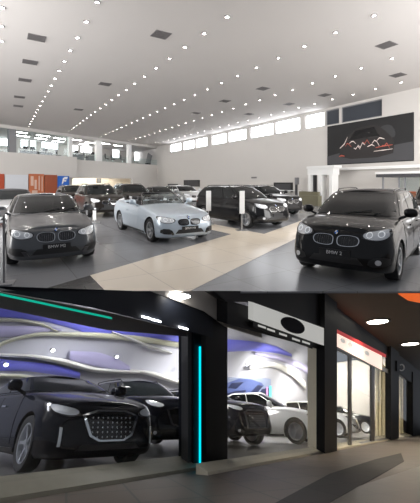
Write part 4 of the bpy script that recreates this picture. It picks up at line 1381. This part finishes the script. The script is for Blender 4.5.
# arcade soffit over the street on the right
CS = (VL - 305) / FPX * FB.pt(335, 305).y * CT             # its height above the eye plane
def sof(u, v, h=None):
    d = ray(u, v); t = (h or CS) / d.dot(NL_)
    return EYEP + d * t
lim = sof(400, TOPV + .2).y
def spoly(pts, th):
    n = len(pts); V = pts + [p + Z * th for p in pts]
    return V, [tuple(range(n)), tuple(range(n, 2 * n))] + [(i, (i + 1) % n, n + (i + 1) % n, n + i) for i in range(n)]
M['soffit_brown'] = mat('brown soffit', (.11, .095, .08), .55, noise=.1, nscale=2)
a = sof(318, TOPV + .2); b = sof(480, TOPV + .2); c = sof(480, 415); d = FB.pt(470, VL - .78 * 15, .05); e = FB.pt(318, 305 - .78 * 17, .05)
k = lambda p: p - Z * (((p - EYEP).dot(NL_) - CS) / NL_.z)
V, F = spoly([a, b, k(FB.pt(474, 405, .05)), k(FB.pt(330, 301, .05))], .1)
struct(mesh_obj('ceiling_arcade', V, F, M['soffit_brown']), 'brown arcade soffit')
# downlights in the soffit
for i, (u, v, r) in enumerate(((377.5, 321, .33), (410, 343.5, .33))):
    p = sof(u, v)
    mt = Matrix.Translation(p) @ Matrix(((1, 0, 0, 0), (0, CT, ST, 0), (0, -ST, CT, 0), (0, 0, 0, 1)))
    t = thing('arcade_downlight', ['bright round downlight in the dark soffit, nearer of the two', 'round downlight in the dark soffit near the right edge, farther of the two'][i], 'ceiling light', matrix=mt)
    v_, f_ = lathe([(r * .9, -.03), (r * 1.1, -.03), (r * 1.1, 0), (r * .9, 0)], 24, 'z'); mesh_obj('trim_ring', v_, f_, M['alu'], t)
    v_, f_ = disc_vf(r * .88, -.02, -.003, 24); mesh_obj('lens', v_, f_, M['lamp_warm'], t)
# lamp in the grey band above the first bay
p = FA.pt(181, 296.5, -.32)
t = thing('bulkhead_lamp', 'oval white lamp on the grey band over the first shop window', 'lamp', matrix=Matrix.Translation(p))
v_, f_ = ellipsoid_vf((0, 0, 0), .13, .03, .035, 16, 8); mesh_obj('lens', v_, f_, M['lamp_spark'], t, smooth=60)
v_, f_ = ellipsoid_vf((0, .03, 0), .15, .03, .045, 16, 8); mesh_obj('housing', v_, f_, M['alu'], t, smooth=60)
# orange lit panel at the edge of the soffit
pA = [sof(398, TOPV + .4), sof(432, TOPV + .4), sof(432, 303), sof(408, 298)]
V, F = spoly([q - Z * .06 for q in pA], .05)
tag(mesh_obj('lit_panel', V, F, M['orange_glow']), 'glowing orange panel under the soffit at the top right', 'light panel')

# --- inside: back wall with ribbon reliefs
BW = 8.2
z_cap = -.06
P0 = FB.P + FB.n * BW
s_a = -11.5; s_b = 26.0
def bw_pt(u, v, off=0.0):
    return FB.pt(u, v, BW - off)
top_l = P0 + FB.d * s_a; top_r = P0 + FB.d * s_b
def zfloor(p):   # street level under a point
    return EYE - (HS + (p.y * ST / CT) * CT) / CT if False else EYE - (HS + p.y * ST) / CT
V = []
for q in (top_l, top_r):
    for zz in (zfloor(q) - .05, z_cap):
        for nn in (0, .2):
            w_ = q + FB.n * nn; w_.z = zz; V.append(w_)
F = [(0, 2, 6, 4), (1, 3, 7, 5), (0, 1, 3, 2), (4, 5, 7, 6), (0, 1, 5, 4), (2, 3, 7, 6)]
struct(mesh_obj('wall_shop_back', V, F, M['wave_wall']), 'pale lilac back wall of the shop')
def ribbon(top, bot, m, off, label, th=.12):
    """a curved relief strip on the back wall between two smooth edges"""
    ft, fb = smooth_interp(top), smooth_interp(bot)
    x0, x1 = top[0][0], top[-1][0]
    n = max(10, int(abs(x1 - x0) / 5))
    V, F = [], []
    for i in range(n + 1):
        u = x0 + (x1 - x0) * i / n
        for q in range(5):
            w_ = q / 4; v = ft(u) * (1 - w_) + fb(u) * w_
            p = bw_pt(u, v, off + th * math.sin(PI * min(1, .15 + w_ * .85)))
            if p.z > z_cap: p.z = z_cap
            V.append(p)
    for i in range(n + 1):
        for q in (0, 4):
            v = (ft if q == 0 else fb)(x0 + (x1 - x0) * i / n)
            p = bw_pt(x0 + (x1 - x0) * i / n, v, 0.0)
            if p.z > z_cap: p.z = z_cap
            V.append(p)
    nb = (n + 1) * 5
    for i in range(n):
        for q in range(4):
            F.append((i * 5 + q, i * 5 + q + 1, (i + 1) * 5 + q + 1, (i + 1) * 5 + q))
        F.append((i * 5, (i + 1) * 5, nb + (i + 1) * 2, nb + i * 2)); F.append((i * 5 + 4, (i + 1) * 5 + 4, nb + (i + 1) * 2 + 1, nb + i * 2 + 1))
        F.append((nb + i * 2, nb + i * 2 + 1, nb + (i + 1) * 2 + 1, nb + (i + 1) * 2))
    for i in (0, n):
        F.append(tuple(i * 5 + q for q in range(5)) + (nb + i * 2 + 1, nb + i * 2))
    return tag(mesh_obj('wall_ribbon', V, F, m, smooth=50), label, 'wall relief', 'ribbon reliefs on the shop wall')
W_ = M
ribbon([(-10, 300), (40, 309), (100, 322), (190, 338)], [(-10, 317), (40, 321), (100, 336), (190, 346)], W_['wave_blue_glow'], .05, 'violet blue ribbon just under the grey bulkhead in the first window')
ribbon([(-10, 317), (15, 318), (40, 322), (58, 331)], [(-10, 322), (15, 322), (40, 326), (58, 332)], W_['wave_cream'], .22, 'thin cream ribbon dying out under the violet band')
ribbon([(-10, 326), (20, 326), (50, 327), (62, 330)], [(-10, 338), (20, 336), (45, 333), (62, 331)], W_['wave_lilac'], .12, 'short lilac ribbon at the left edge below the cream one')
ribbon([(-10, 347), (15, 337), (45, 332), (80, 332), (130, 335), (190, 344)], [(-10, 352), (15, 341), (45, 336), (80, 337), (130, 341), (190, 349)], W_['wave_cream'], .30, 'long cream ribbon arching over the wide pale field')
ribbon([(112, 331), (130, 337), (150, 345), (172, 352)], [(112, 333), (130, 340), (150, 349), (172, 354)], W_['wave_white'], .40, 'short white ribbon falling to the right in the wide pale field')
ribbon([(-10, 353), (25, 354), (60, 358), (100, 368), (140, 371)], [(-10, 356), (25, 358), (60, 364), (100, 373), (140, 374)], W_['wave_white'], .35, 'bright white ribbon sweeping down behind the black saloon')
ribbon([(-10, 358), (20, 361), (50, 364), (80, 372)], [(-10, 371), (20, 371), (50, 374), (80, 379)], W_['wave_blue_glow'], .12, 'violet blue ribbon over the roof of the black saloon')
ribbon([(70, 351), (95, 352), (115, 358), (130, 366)], [(70, 360), (95, 366), (115, 370), (130, 372)], W_['wave_lilac'], .10, 'broad lilac ribbon above the dark off-roader')
ribbon([(-10, 373), (20, 374), (45, 379), (70, 386)], [(-10, 378), (20, 379), (45, 384), (70, 389)], W_['wave_cream'], .30, 'cream ribbon skimming the roof of the black saloon')
ribbon([(130, 369), (150, 371), (170, 377), (190, 384)], [(130, 371), (150, 376), (170, 382), (190, 388)], W_['wave_white'], .30, 'white ribbon above the bonnet of the dark off-roader')
ribbon([(-10, 296), (60, 306), (140, 322)], [(-10, 301), (60, 310), (140, 327)], W_['wave_grey'], .18, 'grey ribbon at the very top of the first window')
ribbon([(224, 339), (250, 341), (275, 346), (292, 354)], [(224, 352), (250, 351), (275, 353), (292, 357)], W_['wave_blue_glow'], .12, 'violet blue ribbon in the second shop window')
ribbon([(220, 318), (232, 321), (242, 327)], [(220, 330), (232, 328), (242, 328.5)], W_['wave_white'], .30, 'small white ribbon at the top left of the second window')
ribbon([(250, 366), (270, 362), (290, 368), (306, 382)], [(250, 370), (270, 367), (290, 375), (306, 390)], W_['wave_white'], .30, 'white ribbon curling down above the white saloon')
ribbon([(255, 352), (280, 356), (300, 362), (316, 372)], [(255, 355), (280, 361), (300, 369), (316, 380)], W_['wave_lilac'], .2, 'lilac ribbon in the second window, just under the blue one')
# lit picture of a car on the back wall of the second bay
def wq(quad, off, th):
    fr = [bw_pt(u, v, off) for u, v in quad]; n = len(fr)
    V = fr + [p + FB.n * th for p in fr]
    return V, [tuple(range(n)), tuple(range(n, 2 * n))] + [(i, (i + 1) % n, n + (i + 1) % n, n + i) for i in range(n)]
M['pic_ground'] = mat('picture ground', (.30, .36, .55), .4)
M['pic_dark'] = mat('picture dark blue', (.02, .03, .10), .4)
M['pic_mid'] = mat('picture blue', (.10, .14, .36), .4)
M['pic_cyan'] = mat('cyan light edge', (.1, .6, .6), .4, emit=(.15, .8, .85), es=.7)
M['pic_pink'] = mat('pink light edge', (.6, .3, .6), .4, emit=(.8, .35, .75), es=.4)
V, F = wq([(222, 378), (271, 379), (271, 400), (222, 400)], .16, .12)
pic = tag(mesh_obj('wall_picture', V, F, M['pic_ground']), 'blue picture of a car on the back wall behind the white saloon', 'picture')
for nm, q, m, o in (('printed_car', [(224, 392), (227, 383), (240, 378.5), (252, 379.5), (262, 383), (264, 386), (258, 390), (250, 399), (224, 399)], 'pic_mid', .17),
                    ('printed_window', [(228, 388), (232, 383), (244, 382), (236, 389)], 'pic_dark', .18),
                    ('printed_window', [(248, 395), (258, 385), (263, 386), (255, 396)], 'pic_dark', .18),
                    ('printed_window', [(256, 399), (262, 389), (269, 388), (269, 399)], 'pic_dark', .18),
                    ('printed_body', [(225, 394), (236, 391), (246, 390), (245, 395), (225, 399)], 'pic_dark', .185)):
    V, F = wq(q, o, .008); mesh_obj(nm, V, F, M[m], pic)
V, F = wq([(269.6, 386), (271.6, 386), (271.6, 400), (269.6, 400)], .2, .03); mesh_obj('light_edge', V, F, M['pic_cyan'], pic)
V, F = wq([(266.5, 387), (268, 387), (268, 400), (266.5, 400)], .2, .03); mesh_obj('light_edge', V, F, M['pic_pink'], pic)
# partition across the shop beyond the doors
q0_, q1_ = FB.P + FB.d * 22 + FB.n * .35, FB.P + FB.d * 22 + FB.n * 8.1
V = []
for q in (q0_, q1_):
    for zz in (zfloor(q) - .05, zfloor(q) + 5.2):
        for dd in (0, .15):
            w_ = q + FB.d * dd; w_.z = zz; V.append(w_)
F = [(0, 2, 6, 4), (1, 3, 7, 5), (0, 1, 3, 2), (4, 5, 7, 6), (0, 1, 5, 4), (2, 3, 7, 6)]
struct(mesh_obj('wall_shop_side', V, F, M['white_wall']), 'white partition at the far end of the shop')
# thin rod lamp
V, F = wq([(309.0, 362), (310, 362), (310, 386), (309.0, 386)], .3, .1)
tag(mesh_obj('hanging_rod', V, F, M['alu']), 'thin dark vertical rod on the back wall beside the cream pillar', 'rod')
# spot lamps among the ribbons
for i, (u, v, lab) in enumerate(((53, 350.5, 'small spot lamp in the middle of the pale field, first window'), (137, 327.5, 'small spot lamp high beside the white ribbon, first window'), (117, 357, 'small spot lamp left of centre above the dark off-roader'), (182, 366, 'small spot lamp low beside the shop window frame'),
                            (6, 365, 'small spot lamp at the left edge, lowest in the first window'), (262, 361, 'small spot lamp over the white saloon in the second window'), (247, 365, 'small spot lamp over the blue picture in the second window'))):
    p = bw_pt(u, v, .40)
    t = thing('spot_lamp', lab, 'lamp', matrix=Matrix.Translation(p))
    v_, f_ = ellipsoid_vf((0, 0, 0), .06, .05, .04, 10, 6); mesh_obj('lens', v_, f_, M['lamp_spark'], t, smooth=60)
    v_, f_ = tube_vf([FB.n * .04, FB.n * .12], .05, 8); mesh_obj('housing', v_, f_, M['alu'], t)
# partition with cream blinds beyond the doors
for u0, u1, b0, nm in ((377, 391, 1.2, 'cream vertical blind panel behind the third glass door'), (400, 412, 1.0, 'cream blind panel in the window of the fourth bay')):
    V, F = fpris(FB, [(u0, 360), (u1, 371), (u1, 440), (u0, 443)], b0, b0 + .08)
    bl = tag(mesh_obj('blind_panel', V, F, M['panel_cream']), nm, 'blind')
    for k in range(4):
        uu = u0 + (u1 - u0) * (k + .5) / 4
        V, F = fpris(FB, [(uu - .25, 361), (uu + .25, 361), (uu + .25, 440), (uu - .25, 440)], b0 - .03, b0 - .002); mesh_obj('seam', V, F, M['kerb'], bl)
V, F = FB.n * 0, None
V, F = wq([(360.5, 398), (372, 399.5), (372, 405.5), (360.5, 405)], .5, .3)
u_ = tag(mesh_obj('wall_unit', V, F, M['vent']), 'grey box unit on the wall behind the second glass door', 'wall unit')

# --- cars in the shop
def ramp_car(u, v, ang, L, h=HS, zoff=.004, sc=1.0):
    """nose ground point at a pixel; ang = heading in the street plane, degrees from +X towards the far end"""
    p = gl(u, v, h); hd = math.radians(ang)
    q = RAMP.inverted() @ p
    c = Vector((q.x - math.cos(hd) * L / 2 * sc, q.y - math.sin(hd) * L / 2 * sc, -h + zoff))
    return RAMP @ Matrix.Translation(c) @ Matrix.Rotation(hd, 4, 'Z') @ Matrix.Scale(sc, 4)
S_NIGHT = car_spec(**{**S_SEDAN, 'L': 4.6, 'W': 1.85, 'H': 1.30, 'boomerang': False, 'drl': True, 'studs': True, 'zk': .55, 'zh': .665, 'grille': [(.24, .70), (-.24, .70), (-.46, .64), (-.34, .40), (-.2, .34), (.2, .34), (.34, .40), (.46, .64)]})
build_car('car', 'black saloon with a studded bright grille nearest the glass in the first window', 'car', car_spec(**{**S_NIGHT, 'head_mat': M['tail'] if False else M['head']}), P_NAVY, ramp_car(107, 473.5, -47, 4.6))
S_NSUV = car_spec(**{**S_SUV, 'front': 'hex', 'H': 1.50, 'zk': .70, 'zh': .86, 'boomerang': True, 'grille_chrome': False, 'studs': False})
build_car('car', 'dark off-roader behind the black saloon, its nose near the pillar', 'car', S_NSUV, P_NAVY, ramp_car(184, 455, -50, 4.48))
build_car('car', 'dark car with a glittering grille at the left of the second window', 'car', car_spec(**{**S_NSUV, 'studs': True, 'H': 1.42, 'grille': [(.34, .84), (-.34, .84), (-.5, .78), (-.44, .42), (.44, .42), (.5, .78)]}), P_NAVY, ramp_car(260, 448, -45, 4.48))
build_car('car', 'white saloon facing right in the second shop window', 'car', S_SEDAN, P_WHITE, ramp_car(330, 443.8, -25, 4.57))
build_car('car', 'white car seen through the first two glass doors', 'car', car_spec(**{**S_SEDAN, 'H': 1.42}), P_WHITE, ramp_car(362, 437.5, -25, 4.57))
build_car('car', 'dark saloon farthest right, seen through the second glass door', 'car', car_spec(**{**S_SEDAN, 'H': 1.42}), P_NAVY, ramp_car(383, 433.5, -25, 4.57))

# --- lamps of the shop and the arcade
def area(name, p, tgt, sx, sy, e, col):
    l = bpy.data.lights.new(name, 'AREA'); l.shape = 'RECTANGLE'; l.size = sx; l.size_y = sy; l.energy = e; l.color = col
    o = link(bpy.data.objects.new(name, l)); o.location = p
    d = (Vector(tgt) - Vector(p)).normalized(); o.rotation_euler = d.to_track_quat('-Z', 'Y').to_euler()
    return o
for s_, e_, c_ in ((-7, 60, (.90, .91, 1)), (-2.5, 64, (.92, .92, 1)), (2.5, 84, (1, .97, .94)), (8, 200, (1, .96, .90)), (14, 300, (1, .95, .84)), (19, 320, (1, .94, .82))):
    for b_ in (4.2, 6.2):
        q = FB.P + FB.d * s_ + FB.n * b_
        q.z = min(-.10, zfloor(q) + 4.2)
        if q.y < YF + .3: continue
        t = Vector((q.x, q.y, zfloor(q))) + FB.n * (1.0 if b_ > 5 else -.6)
        area('shop_lamp', q, t, 1.6, .5, e_ * (1.35 if b_ < 5 else .65), c_)
def spot(name, p, tgt, e, col, ang=110, r=.1):
    l = bpy.data.lights.new(name, 'SPOT'); l.energy = e; l.color = col; l.spot_size = math.radians(ang); l.spot_blend = .6; l.shadow_soft_size = r
    o = link(bpy.data.objects.new(name, l)); o.location = p
    o.rotation_euler = (Vector(tgt) - Vector(p)).normalized().to_track_quat('-Z', 'Y').to_euler()
for u, v in ((377.5, 321), (410, 343.5)):
    p = sof(u, v) - NL_ * .06
    spot('arcade_lamp', p, p - NL_, 300, (1, .86, .66), 140)
p = FA.pt(181, 297.5, -.42)
spot('bulkhead_light', p, p + FA.n * 1 - Z * .3 + FA.d * .2, 9, (1, .97, .9), 150, .05)
# ------------------------------------------------------------------ world and view
w = bpy.data.worlds.new('world'); bpy.context.scene.world = w; w.use_nodes = True
bg = w.node_tree.nodes['Background']; bg.inputs[0].default_value = (.85, .9, 1, 1); bg.inputs[1].default_value = .22
sc = bpy.context.scene
sc.view_settings.view_transform = 'Standard'; sc.view_settings.look = 'None'; sc.view_settings.gamma = 1; sc.view_settings.exposure = 0.42
sc.cycles.use_denoising = True
